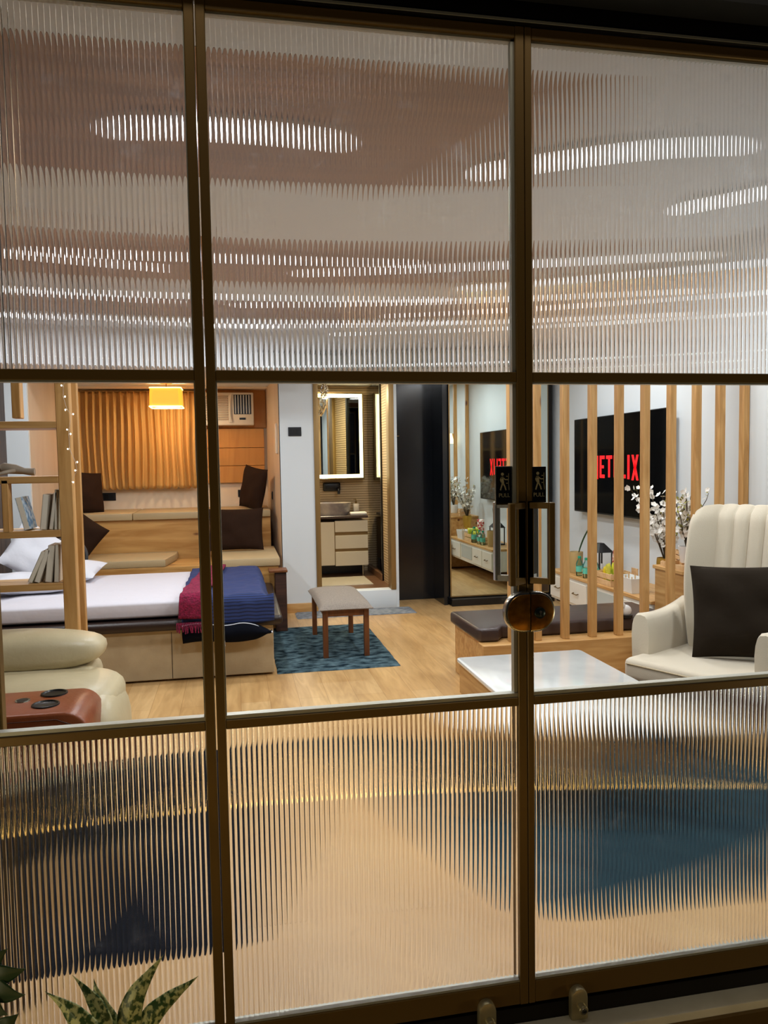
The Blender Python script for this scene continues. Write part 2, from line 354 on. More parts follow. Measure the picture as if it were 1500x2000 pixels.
# pillar and bathroom doorway
g = G(); g.box(.463, .82, 5.95, 6.08, 0, CZ); struct(g.out('wall_pillar', M['wall']))
g = G(); g.box(.455, .83, 5.938, 5.95, 0, .1, .002); struct(g.out('baseboard_pillar', M['pinex']))
g = G(); g.box(.82, 1.70, 5.95, 6.08, 2.55, CZ); g.box(1.672, 1.705, 5.95, 6.6, 0, 2.56); struct(g.out('wall_doorway', M['wall']))
g = G(); g.box(.82, .872, 5.93, 6.1, .2, 2.55, .004); g.box(1.618, 1.672, 5.93, 6.1, .2, 2.55, .004); g.box(.872, 1.618, 5.93, 6.1, 2.5, 2.55, .004)
tag(struct(g.out('door_3', M['gold'])), 'slim gold metal frame around the bathroom doorway', 'door frame')
g = G(); g.box(.83, 1.672, 5.94, 6.1, 0, .2, .004); struct(g.out('trim_5', M['wall']))
g = G(); g.box(.472, 1.705, 6.1, 7.7, .08, .2); g.box(1.70, 2.3, 6.7, 7.7, .08, .2); struct(g.out('floor_bathroom', M['bathfloor']))
g = G(); g.box(.472, 2.3, 7.52, 7.7, .2, CZ); struct(g.out('wall_bathroom_back', M['tile']))
g = G(); g.box(2.1, 2.2, 6.6, 7.6, .2, CZ); struct(g.out('wall_bathroom_right', M['tile']))
g = G(); g.box(.474, .56, 6.1, 7.52, .2, CZ); struct(g.out('wall_bathroom_left', M['tile']))
g = G(); g.box(1.66, 1.6715, 6.102, 6.6, .2, 2.51); struct(g.out('wall_bathroom_front', M['tile']))
g = G(); g.box(1.71, 3.6, 6.55, 6.68, 0, CZ); struct(g.out('wall_back', M['wall']))
g = G(); g.box(.47, 2.1, 6.1, 7.52, 2.52, 2.56); struct(g.out('ceiling_bathroom', M['ceil']))
# facade shell
g = G(); g.box(-4.3, 3.6, -.12, .1, 2.79, 4.2); g.box(-4.3, -1.0, -.12, .02, -.4, 2.8); g.box(2.62, 3.6, -.12, .02, -.4, 2.8); struct(g.out('wall_front', M['ext']))
g = G(); g.box(-1.0, 2.62, -.03, .03, 2.732, 2.79, .004); struct(g.out('trim_6', M['blackmetal']))
g = G(); g.box(-1.0, 2.62, -.034, -.03, 2.734, 2.74); struct(g.out('trim_7', M['bead']))
g = G(); g.box(-1.0, 2.62, -.02, .03, -.16, -.052); struct(g.out('trim_8', M['blackmetal']))
# outdoor ground
g = G(); g.box(-3, 3.5, -.085, .03, -.3, -.1, .006); struct(g.out('trim_9', M['stone']))
g = G(); g.box(-3, 3.5, -.098, -.0852, -.3, -.125); struct(g.out('trim_10', M['bronze']))
g = G(); g.box(-6, 6, -5, -.098, -.4, -.3); struct(g.out('floor_outside', M['stonef']))
g = G(); g.box(.9, 2.5, -.6, -.12, -.3, -.285); tag(g.out('door_mat', M['net']), 'dark grey mesh door mat on the ground outside the stone sill', 'mat')

# ------------------------------------------------------------------ glass leaves
Z0, ZS, ZT, Z1 = .022, .862, 1.785, 2.698
PITCH, RAD = .0137, .0103
def fluted(x0, x1, z0, z1, parent):
    n = max(1, round((x1-x0)/PITCH)); p = (x1-x0)/n; g = G(); b = g.b; K = 10
    yb = .004; y0 = -.002; hw = p/2; s0 = math.sqrt(RAD*RAD-hw*hw)
    for i in range(n):
        xa = x0+i*p; row = []
        for k in range(K+1):
            t = -1+2*k/K; x = hw*t; y = y0-(math.sqrt(RAD*RAD-x*x)-s0)
            row.append((b.verts.new((xa+hw+x, y, z0)), b.verts.new((xa+hw+x, y, z1))))
        for k in range(K): b.faces.new((row[k][0], row[k+1][0], row[k+1][1], row[k][1]))
    c = [b.verts.new(q) for q in ((x0, yb, z0), (x1, yb, z0), (x1, yb, z1), (x0, yb, z1))]
    b.faces.new(c[::-1])
    e = [b.verts.new(q) for q in ((x0, y0, z0), (x0, y0, z1), (x0, yb, z1), (x0, yb, z0))]; b.faces.new(e)
    e = [b.verts.new(q) for q in ((x1, y0, z0), (x1, yb, z0), (x1, yb, z1), (x1, y0, z1))]; b.faces.new(e)
    o = g.out('fluted_glass', M['fl2' if z0 > 1 else 'fl'], parent, ang=None)
    return o
def leaf(name, xl0, xl1, xr0, xr1, label, cat, beadr=0):
    t = struct(thing(name, label, cat, ((xl0+xr1)/2, 0, 0))); cx = (xl0+xr1)/2
    d = .02
    for a, b in ((xl0, xl1), (xr0, xr1)):
        g = G(); g.box(a-cx, b-cx, -d, d, -.045, 2.73, .002, 1); g.out('stile', M['bronze'], t)
    for a, b in ((Z1, 2.729), (ZT-.0135, ZT+.0135), (ZS-.0125, ZS+.0125), (-.044, Z0)):
        g = G(); g.box(xl1-cx, xr0-cx, -d+.001, d-.001, a, b, .002, 1); g.out('rail', M['bronze'], t)
    g = G()
    for a, b in ((ZS+.0125, ZS+.024), (Z0, Z0+.007), (ZT-.018, ZT-.0135)):
        g.box(xl1-cx, xr0-cx, -.014, .012, a, b)
    g.box(xl1-cx, xl1-cx+.003, -.010, .012, ZS+.02, ZT-.0135)
    g.box(xr0-cx-(beadr or .003), xr0-cx, -.010, .012, ZS+.02, ZT-.0135)
    g.box(xr0-cx-(beadr or .003), xr0-cx, -.010, .012, ZT+.0135, Z1); g.box(xl1-cx, xr0-cx, -.01, .012, Z1-.006, Z1)
    tag(g.out('glazing_bead', M['bead'], t), 'thin silver glazing bead along the clear pane')
    for a, b in ((Z0+.005, ZS-.0125), (ZT+.0135, Z1)): fluted(xl1-cx, xr0-cx, a, b, t)
    g = G(); b = g.b
    q = [b.verts.new(v) for v in ((xl1-cx, 0, ZS), (xr0-cx, 0, ZS), (xr0-cx, 0, ZT), (xl1-cx, 0, ZT))]; b.faces.new(q)
    g.out('clear_glass', M['pane'], t)
    return t, cx
leaf('window_1', -.985, -.96, -.094, -.069, 'fixed left glass leaf with fluted top and bottom panes, left of the bronze posts', 'window')
D1, c1 = leaf('door_1', -.065, -.041, .781, .8065, 'middle glass door leaf with fluted top and bottom, left of the brass lock', 'door', .010)
D2, c2 = leaf('door_2', .8085, .828, 1.672, 1.692, 'right glass door leaf with fluted panes, in front of the wing armchair', 'door')
leaf('window_2', 1.695, 1.72, 2.59, 2.615, 'fixed glass leaf at the far right beyond the door', 'window')

def d_handle(parent, cx, xs, xb, y, material, name='handle'):
    g = G(); z0, z1 = 1.212, 1.425
    ya = -.02 if y < 0 else .02
    g.tube([(xs-cx, ya*.9, z1), (xb-cx, y, z1)], .0085, sq=True); g.tube([(xs-cx, ya*.9, z0), (xb-cx, y, z0)], .0085, sq=True)
    g.box(xb-cx-.009, xb-cx+.009, y-.009, y+.009, z0-.009, z1+.009, .002, 1)
    g.box(xs-cx-.012, xs-cx+.008, min(ya, ya*.8), max(ya, ya*.8)+0.0005, z0-.012, z1+.012)
    return g.out(name, material, parent)
d_handle(D1, c1, .797, .752, -.05, M['bronze']); d_handle(D2, c2, .82, .866, -.055, M['bronze'])
tag(d_handle(D1, c1, .797, .745, .055, M['chrome']), 'inner handle of pale metal, behind the pane'); tag(d_handle(D2, c2, .82, .862, .055, M['chrome']), 'inner handle of pale metal, behind the pane')

def text_mesh(s, size, name, material, parent, loc, rot, depth=.0004, sx=1, bold=0):
    cu = bpy.data.curves.new(name, 'FONT'); cu.body = s; cu.size = size; cu.extrude = depth; cu.align_x = 'CENTER'; cu.offset = bold; cu.resolution_u = 4
    o = bpy.data.objects.new(name, cu); COL.objects.link(o); bpy.context.view_layer.update()
    me = bpy.data.meshes.new_from_object(o.evaluated_get(bpy.context.evaluated_depsgraph_get())); bpy.data.objects.remove(o)
    me.materials.clear(); me.materials.append(material)
    q = bpy.data.objects.new(name, me); COL.objects.link(q); q.parent = parent; q.location = loc; q.rotation_euler = rot; q.scale = (sx, 1, 1)
    return q
def pull_sign(parent, cx, x0, x1, z0, z1, bordered):
    y = -.0215 if not bordered else -.006
    g = G()
    if bordered: g.box(x0-.003-cx, x1+.003-cx, y, y+.005, z0-.003, z1+.004, .001, 1)
    else: g.box(x0-cx, x1-cx, y, y+.005, z0, z1, .001, 1)
    s = g.out('pull_sign', M['chrome'] if bordered else M['signb'], parent)
    if bordered:
        g = G(); g.box(x0-cx, x1-cx, y-.0015, y, z0, z1); g.out('sign_face', M['signb'], s)
    w = x1-x0; h = z1-z0; mx = (x0+x1)/2-cx; yy = y-.0025; k = h/.1
    g = G(); T = lambda px, pz: (mx+(px)*k*.001, z0+h*.60+pz*k*.001)
    def limb(pts, th):
        for a, b in zip(pts[:-1], pts[1:]):
            a, b = Vector(T(*a)), Vector(T(*b)); d = (b-a).normalized(); n = Vector((-d.y, d.x))*th*k*.001
            g.prism([tuple(a+n), tuple(a-n), tuple(b-n), tuple(b+n)], yy, yy+.0008, 'Y')
    g.cyl((T(-5, 22)[0], yy, T(-5, 22)[1]), .0042*k, .0008, 16, 'Y')
    limb([(-6, 15), (-4, -3)], 3.6); limb([(-6, 14), (-11, 7), (-8, 0)], 1.4); limb([(-4, 13), (3, 7), (11, 7)], 1.3)
    limb([(-5, -3), (-8, -12), (-11, -22)], 1.8); limb([(-3, -3), (2, -12), (5, -22)], 1.8)
    limb([(13, 24), (12, 0), (14, -22)], .6); limb([(6, 16), (10, 16)], 1.0); limb([(6, -3), (10, -3)], 1.0)
    g.out('sign_figure', M['signt'], s)
    t = text_mesh('PULL', .0155*k, 'sign_text', M['signt'], s, (mx-(0 if bordered else .002), yy, z0+h*.19), (PI/2, 0, 0), .0003, .95)
    return s
pull_sign(D1, c1, .7235, .768, 1.430, 1.533, True)
pull_sign(D2, c2, .8285-.0045, .866, 1.430, 1.534, False)
# oval centre lock, one half on each door
def half_oval(sgn, ins, y0, y1, cx):
    X0, Zc, a, b = .8075, 1.125, .073-ins, .057-ins
    pts = [(X0-cx+sgn*.0012, Zc-b)]
    st = .022
    for k in range(19):
        t = -PI/2+PI*k/18; pts.append((X0-cx+sgn*(.0012+st*.6+(a-st*.6)*max(0, math.cos(t))**.8), Zc+b*math.sin(t)))
    pts.append((X0-cx+sgn*.0012, Zc+b))
    return pts
for D, cx, sg in ((D1, c1, -1), (D2, c2, 1)):
    g = G(); g.prism(half_oval(sg, 0, 0, 0, cx), -.045, -.018, 'Y', .004); lk = g.out('centre_lock', M['chrome'], D)
    g = G(); g.prism(half_oval(sg, .006, 0, 0, cx), -.049, -.044, 'Y', .002); tag(g.out('lock_cover', M['brass'], lk), 'polished brass face of the oval lock')
    if sg > 0:
        g = G(); g.lathe([(.016, 0), (.016, -.006), (.012, -.009), (.004, -.0095)], (.833-cx, -.048, 1.123), 20, axis='Y'); g.out('lock_cylinder', M['knobd'], lk)
        g = G(); g.box(.8315-cx, .8345-cx, -.0585, -.056, 1.115, 1.129); g.lathe([(.004, 0), (.004, -.0008)], (.833-cx, -.0575, 1.127), 12, axis='Y'); g.out('keyhole', M['chrome'], lk)
# patch locks on the bottom rails
for D, cx, X in ((D1, c1, .673), (D2, c2, .957)):
    g = G(); pts = [(X-cx-.026, -.108), (X-cx+.026, -.108)]+[(X-cx+.026*math.cos(a), -.036+.03*math.sin(a)) for a in [PI*k/12 for k in range(13)]]
    g.prism(pts, -.045, -.018, 'Y', .005); fk = g.out('floor_lock', M['steel'], D)
    g = G(); g.lathe([(.0145, 0), (.0145, -.016), (.012, -.019), (.003, -.0195)], (X-cx+.004, -.044, -.062), 20, axis='Y'); kn = g.out('lock_knob', M['steel'], fk)
    g = G(); g.lathe([(.009, 0), (.0085, -.002)], (X-cx+.004, -.063, -.062), 18, axis='Y'); g.out('lock_cylinder', M['chrome'], kn)
    g = G(); g.box(X-cx, X-cx+.009, -.0665, -.0645, -.0635, -.0605); g.out('keyhole', M['black'], kn)

# ------------------------------------------------------------------ ceiling lights
rows = [(.88, 'front row by the glass'), (2.65, 'second row'), (3.7, 'third row'), (4.65, 'back row')]
cols = [(-1.42, 'at the left side above the shelf'), (.02, 'above the bed end'), (1.5, 'above the bench'), (2.75, 'by the television wall')]
for ri, (y, rn) in enumerate(rows):
    for ci, (x, cn) in enumerate(cols):
        if ri == 0 and ci == 0: continue
        t = thing('ceiling_light', 'round white ceiling light in the %s, %s' % (rn, cn), 'ceiling light', (x, y, CZ-.012), 0, 'round ceiling lights')
        g = G(); g.lathe([(.125, 0), (.125, -.008), (.112, -.014), (.108, -.008)], (0, 0, 0), 36); g.out('rim', M['white'], t)
        g = G(); g.lathe([(.108, -.004), (.112, -.012)], (0, 0, 0), 32); g.out('diffuser', M['ledc'], t)
        area((0, 0, -.016), .2, P_MAIN*(1.65, 1, 1, .6)[ri], (.93, .96, 1.0), parent=t, name='lamp_light')

# ------------------------------------------------------------------ left shelf (divider)
t = thing('open_shelf', 'tall open pine shelf divider at the left with books on its boards', 'shelf', (-.82, 1.985, 0))
for (x0, x1, z0, z1) in ((-.035, .03, 0, CZ), (-.235, -.195, 1.80, CZ), (-.30, -.268, 1.24, 1.50), (-.9, -.86, 0, CZ)):
    g = G(); g.box(x0, x1, -.02, .045, z0, z1, .003, 1); g.out('upright', M['pine'], t)
for z in (1.785, 1.515, 1.247, .982, .4):
    g = G(); g.box(-.9, -.035, -.02, .2, z-.034, z, .002, 1); g.out('shelf_board', M['pinex'], t)
g = G(); g.box(-.035, .03, .18, .22, 0, CZ, .003, 1); g.out('upright', M['pine'], t)
def book(x, z, w, d, h, ang, m, lab, y=1.995):
    t = thing('book', lab, 'book', (x, y, z+(w*math.sin(ang) if ang > 0 else 0)), 0, 'books on the pine shelf'); t.rotation_euler = (0, ang, 0)
    g = G(); g.box(0, w, 0, d, 0, h, .001, 1); 
    g.out('cover', m, t)
    g = G(); g.box(.003, w-.003, -.0005, d*.9, .002, h+.0004); g.out('pages', M['page'], t)
    return t
R = math.radians
book(-1.03, 1.248, .030, .14, .165, R(-13), M['book2'], 'slim blue patterned book leaning left on the third board of the pine shelf')
book(-.958, 1.248, .030, .15, .175, R(7), M['book1'], 'grey-brown book leaning right beside the upright, third board of the pine shelf')
book(-.915, 1.248, .018, .15, .185, R(9), M['book4'], 'pale book leaning against the upright, third board of the pine shelf')
book(-.891, 1.247, .016, .15, .20, R(3), M['book3'], 'tallest pale book tight against the upright, third board')
book(-1.025, .983, .022, .14, .165, R(25), M['book3'], 'olive book tilted far right on the lowest visible board')
book(-.995, .983, .024, .14, .17, R(20), M['book4'], 'cream-edged tilted book second from left on the lowest visible board')
book(-.945, .983, .032, .15, .185, R(7), M['book1'], 'thick tan book near the upright on the lowest visible board')
book(-.902, .983, .022, .15, .19, R(4), M['book4'], 'pale book beside the upright on the lowest visible board')
# wooden hand sculpture on the second board
t = thing('hand_sculpture', 'greyish carved wooden hand lying on the upper board of the pine shelf', 'sculpture', (-1.12, 2.01, 1.516))
g = G(); g.tube([(.14, .03, .022), (.12, .03, .022), (.09, .03, .026), (.05, .03, .036), (.0, .03, .042), (-.03, .03, .036)], [.019, .018, .016, .024, .027, .018], 12)
for k, (dy, L) in enumerate(((-.024, .07), (-.008, .085), (.009, .08), (.025, .06))):
    g.tube([(-.01, .03+dy, .045), (-.04, .03+dy*1.2, .044), (-.04-L*.5, .03+dy*1.3, .030), (-.04-L, .03+dy*1.3, .010)], [.011, .0095, .0085, .006], 8)
g.tube([(.05, .01, .03), (.02, -.02, .022), (-.02, -.03, .012)], [.012, .010, .007], 8)
g.out('carved_hand', M['wood_d'], t, ang=60)
# fairy lights
t = thing('fairy_lights', 'thin wire of tiny fairy lights hanging beside the pine upright', 'string lights', (-.76, 1.88, 1.2))
pts = [(.012*math.sin(k*1.3)-.02+.03*(12-k)/12-.03, .0, .9-k*.05) for k in range(13)]
pts = [(p[0]+.04*(k/12)+random.uniform(-.012, .012), p[1], p[2]+random.uniform(-.02, .02)) for k, p in enumerate(pts)]
g = G(); g.tube([(-.045, .0, CZ-1.2)]+pts, .0006, 4); g.out('wire', M['wire'], t)
for k, p in enumerate(pts):
    g = G(); g.ell((p[0]+.008*(-1)**k, p[1], p[2]), .003, .003, .004, 8, 6); g.out('bulb', M['fairy'], t)

# ------------------------------------------------------------------ recliner
t = thing('recliner_sofa', 'cream leather recliner at the lower left with a tan console', 'recliner', (-.62, 1.53, 0))
g = G()
g.ell((-.5, .27, .688), .485, .15, .10, 40, 18, .75, .55, nz=.05, ns=4); g.out('armrest', M['sofa'], t, ang=80)
g = G(); g.box(-1.1, -.05, .14, .42, .1, .62, .05, 3); g.out('arm_side', M['sofa'], t)
g = G(); g.ell((-.42, .07, .47), .50, .26, .155, 44, 20, .6, .45, nz=.04, ns=4)
g.ell((-.04, .02, .33), .15, .27, .24, 32, 16, .7, .55, nz=.04, ns=5); g.out('seat', M['sofa'], t, ang=80)
g = G(); g.box(-1.1, -.1, -.28, .4, .03, .3, .03, 2); g.out('base', M['black'], t)
g = G(); g.ell((-1.0, .05, .75), .18, .35, .4, 28, 16, .6, .5); g.out('backrest', M['sofa'], t, ang=80)
# console: rounded nose toward the room
prof = [(-.6, .34), (-.6, .60)]+[(-.06+.09*math.sin(a), .51+.09*math.cos(a)) for a in [PI/2*k/8 for k in range(9)]]+[(.03, .34)]
g = G(); g.prism(prof, -.47, -.12, 'Y', .012, 3); cn = g.out('console', M['tan'], t); 
g = G(); g.prism([(-.6, .05), (-.6, .34), (.0, .34), (-.03, .05)], -.45, -.14, 'Y'); g.out('console_base', M['black'], t)
for (x, y) in ((-.155, -.19), (-.155, -.345)):
    g = G(); g.lathe([(.054, 0), (.053, .005), (.047, .006), (.044, .001), (.042, .0003)], (x, y, .6005), 32); ch = g.out('cup_holder', M['black'], cn)
g = G(); g.lathe([(.03, 0), (.029, .003), (.024, .003)], (-.262, -.265, .6005), 24); rg = g.out('control_ring', M['chrome'], cn)
g = G(); g.lathe([(.023, .0), (.022, .0035)], (-.262, -.265, .601), 24); g.out('control_pad', M['black'], rg)
g = G(); g.lathe([(.034, 0), (.033, -.006), (.026, -.008)], (-.245, -.47, .478), 24, axis='Y'); tag(g.out('side_dial', M['black'], cn), 'round black dial on the console side')
# small seam at the side
g = G(); g.tube([(-.6, -.4715, .575), (-.09, -.4715, .575), (-.03, -.4715, .55), (-.005, -.4715, .50), (.002, -.4715, .36)], .0015, 6); g.out('piping', M['darkwood'], cn)

# ------------------------------------------------------------------ rugs
def rug(name, x0, x1, y0, y1, m, lab, z=0, h=.012, seed=1):
    g = G()
    def fn(a, b):
        x = x0+(x1-x0)*a; y = y0+(y1-y0)*b; e = min(a, 1-a, b, 1-b)
        return (x-(x0+x1)/2+.006*noise.noise(Vector((x*9, y*9, seed)))*(e < .02), y-(y0+y1)/2+.006*noise.noise(Vector((x*9, y*9, seed+5)))*(e < .02), h if e > .001 else .001)
    g.grid(fn, 50, 60); 
    o = g.out(name, m, None, ((x0+x1)/2, (y0+y1)/2, z), ang=80); tag(o, lab, 'rug'); return o
rug('area_rug', .27, 1.21, 3.6, 5.2, M['teal'], 'mottled teal rug under the upholstered stool beside the bed')
rug('bath_mat', .58, 1.82, 5.60, 5.92, M['mat_g'], 'long grey mat in front of the bathroom step')
rug('area_rug', 1.0, 2.95, .28, 2.0, M['teald'], 'dark teal rug under the marble-topped coffee table')
rug('area_rug', -.68, -.07, .35, 2.15, M['navyrug'], 'dark navy rug on the floor beside the recliner')
rug('bath_mat', .9, 1.5, 6.35, 6.95, M['mat_w'], 'pale beige mat in front of the bathroom vanity', z=.2)

# ------------------------------------------------------------------ stool
t = thing('upholstered_stool', 'wooden stool with grey fabric seat standing on the teal rug', 'stool', (.84, 4.38, .012))
for sx in (-1, 1):
    for sy in (-1, 1):
        g = G(); g.box(sx*.165-.02, sx*.165+.02, sy*.43-.024, sy*.43+.024, 0, .40, .003, 1); g.out('leg', M['teak'], t)
g = G()
for sy in (-1, 1): g.box(-.145, .145, sy*.43-.01, sy*.43+.01, .33, .39)
for sx in (-1, 1): g.box(sx*.165-.01, sx*.165+.01, -.41, .41, .33, .39)
g.out('apron', M['teak'], t)
g = G()
def top(a, b):
    u, v = a*2-1, b*2-1
    k = ((1-abs(u)**5)*(1-abs(v)**5))**.45
    return (.215*u*(1-.03*(1-v*v)), .50*v*(1-.02*(1-u*u)), .395+.05*k+.012*(1-u*u)*(1-v*v))
g.grid(top, 24, 30)
def sk(a, b):
    u, v = a*2-1, b*2-1
    return (.213*u*(1-.03*(1-v*v)), .498*v*(1-.02*(1-u*u)), .389)
g.grid(sk, 24, 30, True)
for ed in ((lambda s: (s, 0)), (lambda s: (1, s)), (lambda s: (1-s, 1)), (lambda s: (0, 1-s))):
    g.grid(lambda a, b, e=ed: Vector(top(*e(a))).lerp(Vector(sk(*e(a))), b), 24, 1, True)
g.out('seat', M['grey_fab'], t, ang=50)

# ------------------------------------------------------------------ bed
t = thing('platform_bed', 'low beige upholstered platform bed with dark brown leather rim', 'bed', (-.9, 4.4, 0))
g = G(); g.box(-1.08, 1.15, -.79, .78, .015, .39, .004, 1); g.out('base', M['beige_lea'], t)
for x in (-.3, .42):
    g = G(); g.box(x-.002, x+.002, -.7925, -.789, .02, .36); g.out('panel_seam', M['brown_lea'], t)
g = G(); g.box(-1.09, 1.22, -.84, .80, .375, .452, .03, 4); g.out('rim', M['brown_lea'], t)
g = G()
g.ell((0, 0, .524), 1.04, .78, .072, 200, 36, .28, .10)
for v in g.b.verts:
    x, y, z = v.co; k = max(0, (z-.47)/.12)
    v.co.z += k*(noise.noise(Vector((x*4, y*4, 1)))*.010+noise.noise(Vector((x*12+y*7, y*3, 3)))*.005)
    if y < -.7: v.co.y += .007*math.sin((x+z*1.5)*34+3*noise.noise(Vector((x*3, 0, 7))))*(1-abs(z-.53)/.08 if abs(z-.53) < .08 else 0)*max(0, noise.noise(Vector((x*2.2, 4, 2)))+.35)
o = g.out('mattress', M['sheet'], None, (-.86, 4.41, 0), ang=80); tag(o, 'white sheeted mattress on the low platform bed', 'mattress')
def pillow(name, w, h, th, loc, rot, m, lab, seed, grp=None, wr=.012, cat='pillow'):
    o = pillow_mesh(w, h, th, seed, wr=wr).out(name, m, None, loc, rot, ang=80); return tag(o, lab, cat, grp)
pillow('bed_pillow', .56, .46, .16, (-1.60, 4.74, .82), (R(-26), R(36), R(20)), M['white_p'], 'upright white pillow propped behind the books at the left end of the bed', 1)
pillow('bed_pillow', .66, .42, .15, (-1.60, 4.22, .675), (R(-86), R(4), R(18)), M['white_p'], 'flat white pillow on the mattress, in front of the propped one', 2)
pillow('bed_pillow', .60, .42, .15, (-1.45, 4.88, .675), (R(-80), 0, R(-8)), M['white_p'], 'white pillow lying near the grey bolster, behind the pine upright', 3)
# throws over the end of the bed
def drape(name, x0, x1, yb, front, drop, z, m, seed, skirt=.0, th=.018, wig=.02, slant=0):
    L1 = yb-front; L = L1+drop; g = G()
    def fn(a, b):
        s = b*L; x = x0+(x1-x0)*a
        nz = noise.noise(Vector((x*6, s*4, seed)))
        if s < L1-.04: y = yb-s; zz = z
        elif s < L1+.04:
            q = (s-L1+.04)/.08*PI/2; y = front+.05-.05*math.sin(q)*1.0; zz = z-.05*(1-math.cos(q))
        else: y = front-.004-wig*abs(noise.noise(Vector((x*8, 0, seed)))); zz = z-.05-(s-L1-.04)
        xx = x+slant*(s/L)+.012*noise.noise(Vector((s*5, seed, 1)))
        edge = min(a, 1-a)
        fall = 0
        if s < L1:
            zz += .010*nz+.006*noise.noise(Vector((x*17, s*11, seed)))
            if skirt and a > .86: fall = (a-.86)/.14; zz -= fall*fall*skirt; xx -= fall*.02
        else: zz += .012*noise.noise(Vector((x*5, 9, seed)))+ (skirt*.35 if a > .9 else 0)*(a-.9)*10*.3
        return (xx, y, zz)
    g.grid(fn, 46, 90); o = g.out(name, m, None, ang=80)
    sd = o.modifiers.new('thickness', 'SOLIDIFY'); sd.thickness = th; sd.offset = 1
    return o
t = thing('navy_quilt', 'navy blue ribbed quilt with white piping hanging over the bed end', 'quilt', (0, 0, 0))
q = drape('quilt', -.40, .255, 5.1, 3.52, .20, .625, M['navy'], 3, skirt=.10); q.parent = t
def und(a, b):
    x = -.395+.63*a; lo = .300+.05*max(0, (a-.8)/.2)**1.5+.010*math.sin(a*8); hi = .425-.085*max(0, (a-.62)/.38)**1.4+.012*math.sin(a*10)
    t_ = PI*b; return (x, 3.508-.035*math.sin(t_), hi+(lo-hi)*b)
g = G(); g.grid(und, 40, 12); o = g.out('underside', M['navy2'], t, ang=80); o.modifiers.new('thickness', 'SOLIDIFY').thickness = .01
g = G(); g.tube([Vector(und(k/30, .05))+Vector((0, -.008, .002)) for k in range(31)]+[Vector(und(1, b/4)) for b in range(1, 4)], .0045, 6); g.out('piping', M['piping'], t)
g = G(); g.tube([(-.10, 3.492, .30), (-.102, 3.490, .28), (-.098, 3.490, .262)], .002, 5); g.out('care_tag', M['piping'], t)
q = drape('knit_throw', -.28, -.10, 5.05, 3.485, .17, .655, M['magenta'], 8, th=.02, slant=-.14, wig=.03); tag(q, 'magenta chunky knitted throw lying on the navy quilt', 'throw')
rf = random.Random(3); g = G()
for k in range(16):
    x = -.425+.014*k*.8; L_ = rf.uniform(.03, .05); g.tube([(x, 3.45, .455), (x-.004, 3.442, .43), (x+rf.uniform(-.01, .01), 3.44, .455-L_-.03)], .0045, 5)
g.out('fringe', M['magenta'], q, ang=80)
for k in range(0):
    pass

# ------------------------------------------------------------------ raised seating behind the bed
t = thing('stepped_seating', 'stepped pine platform with beige seat pads along the alcove back', 'seating', (-.7, 6.2, 0))
g = G(); g.box(-1.08, 1.07, -.62, .12, 0, .585, .003, 1); g.out('lower_step', M['oakp'], t)
g = G(); g.box(-1.08, 1.07, .12, 1.0, 0, 1.0, .003, 1); g.out('upper_step', M['oakp'], t)
g = G(); g.prism([(-1.08, -.62), (.02, -.62), (.09, -.1), (.09, .11), (-1.08, .11)], .586, .66, 'Z', .012); g.out('seat_pad', M['cush'], t)
g = G(); g.box(.50, 1.10, -.985, .1, .60, .68, .012); g.out('seat_pad', M['cush'], t)
for a, b in ((-1.08, -.36), (-.355, .42), (.425, 1.07)):
    g = G(); g.box(a, b, .08, .98, 1.001, 1.075, .01); g.out('seat_pad', M['cush'], t)
g = G(); g.box(.52, 1.085, -.97, -.625, 0, .6, .003, 1); g.out('side_step', M['oakp'], t)
t = thing('side_block', 'small dark brown wooden stand at the corner between bed and seating', 'side table', (.385, 5.12, .013))
g = G(); g.box(-.045, .06, -.10, .06, .0, .55, .004, 1); g.out('stand', M['darkwood'], t)
g = G(); g.box(-.10, .07, -.12, .07, .55, .575, .004, 1); g.out('top', M['teak'], t)

BP = 'dark brown scatter cushions in the alcove'
pillow('scatter_cushion', .42, .46, .15, (-1.56, 6.62, 1.29), (R(-10), R(5), R(48)), M['velvet'], 'dark brown cushion standing at the left end of the upper ledge, beside the curtain', 4, BP, cat='cushion')
pillow('scatter_cushion', .46, .40, .21, (-1.53, 5.90, .87), (R(-24), R(-50), R(22)), M['velvet'], 'brown cushion slumped against the riser above the grey bolster', 5, BP, cat='cushion')
pillow('scatter_cushion', .46, .48, .15, (.20, 6.62, 1.30), (R(-8), R(8), R(-60)), M['velvet'], 'dark brown cushion on the upper ledge under the air conditioner', 6, BP, cat='cushion')
pillow('scatter_cushion', .56, .44, .15, (.0, 5.95, .90), (R(-14), 0, R(-4)), M['velvet'], 'wide dark brown cushion standing on the lower pad behind the navy quilt', 7, BP, cat='cushion')
# round ribbed bolster
t = thing('round_bolster', 'round charcoal grey bolster lying behind the pine upright', 'bolster', (-1.44, 5.17, .765))
g = G(); g.lathe([(.0, -.10), (.10, -.10), (.165, -.08), (.18, 0), (.165, .08), (.10, .10), (0, .10)], (0, 0, 0), 36, axis='Y'); g.out('body', M['rib'], t, ang=80)
for r_ in (.06, .11, .155):
    g = G(); g.tube([(r_*math.cos(2*PI*k/30), -.102+.03*(r_/.18)**6, r_*math.sin(2*PI*k/30)) for k in range(31)], .008, 6); g.out('rib', M['rib'], t)
t.rotation_euler = (0, 0, R(15)); t.location.x = -1.49

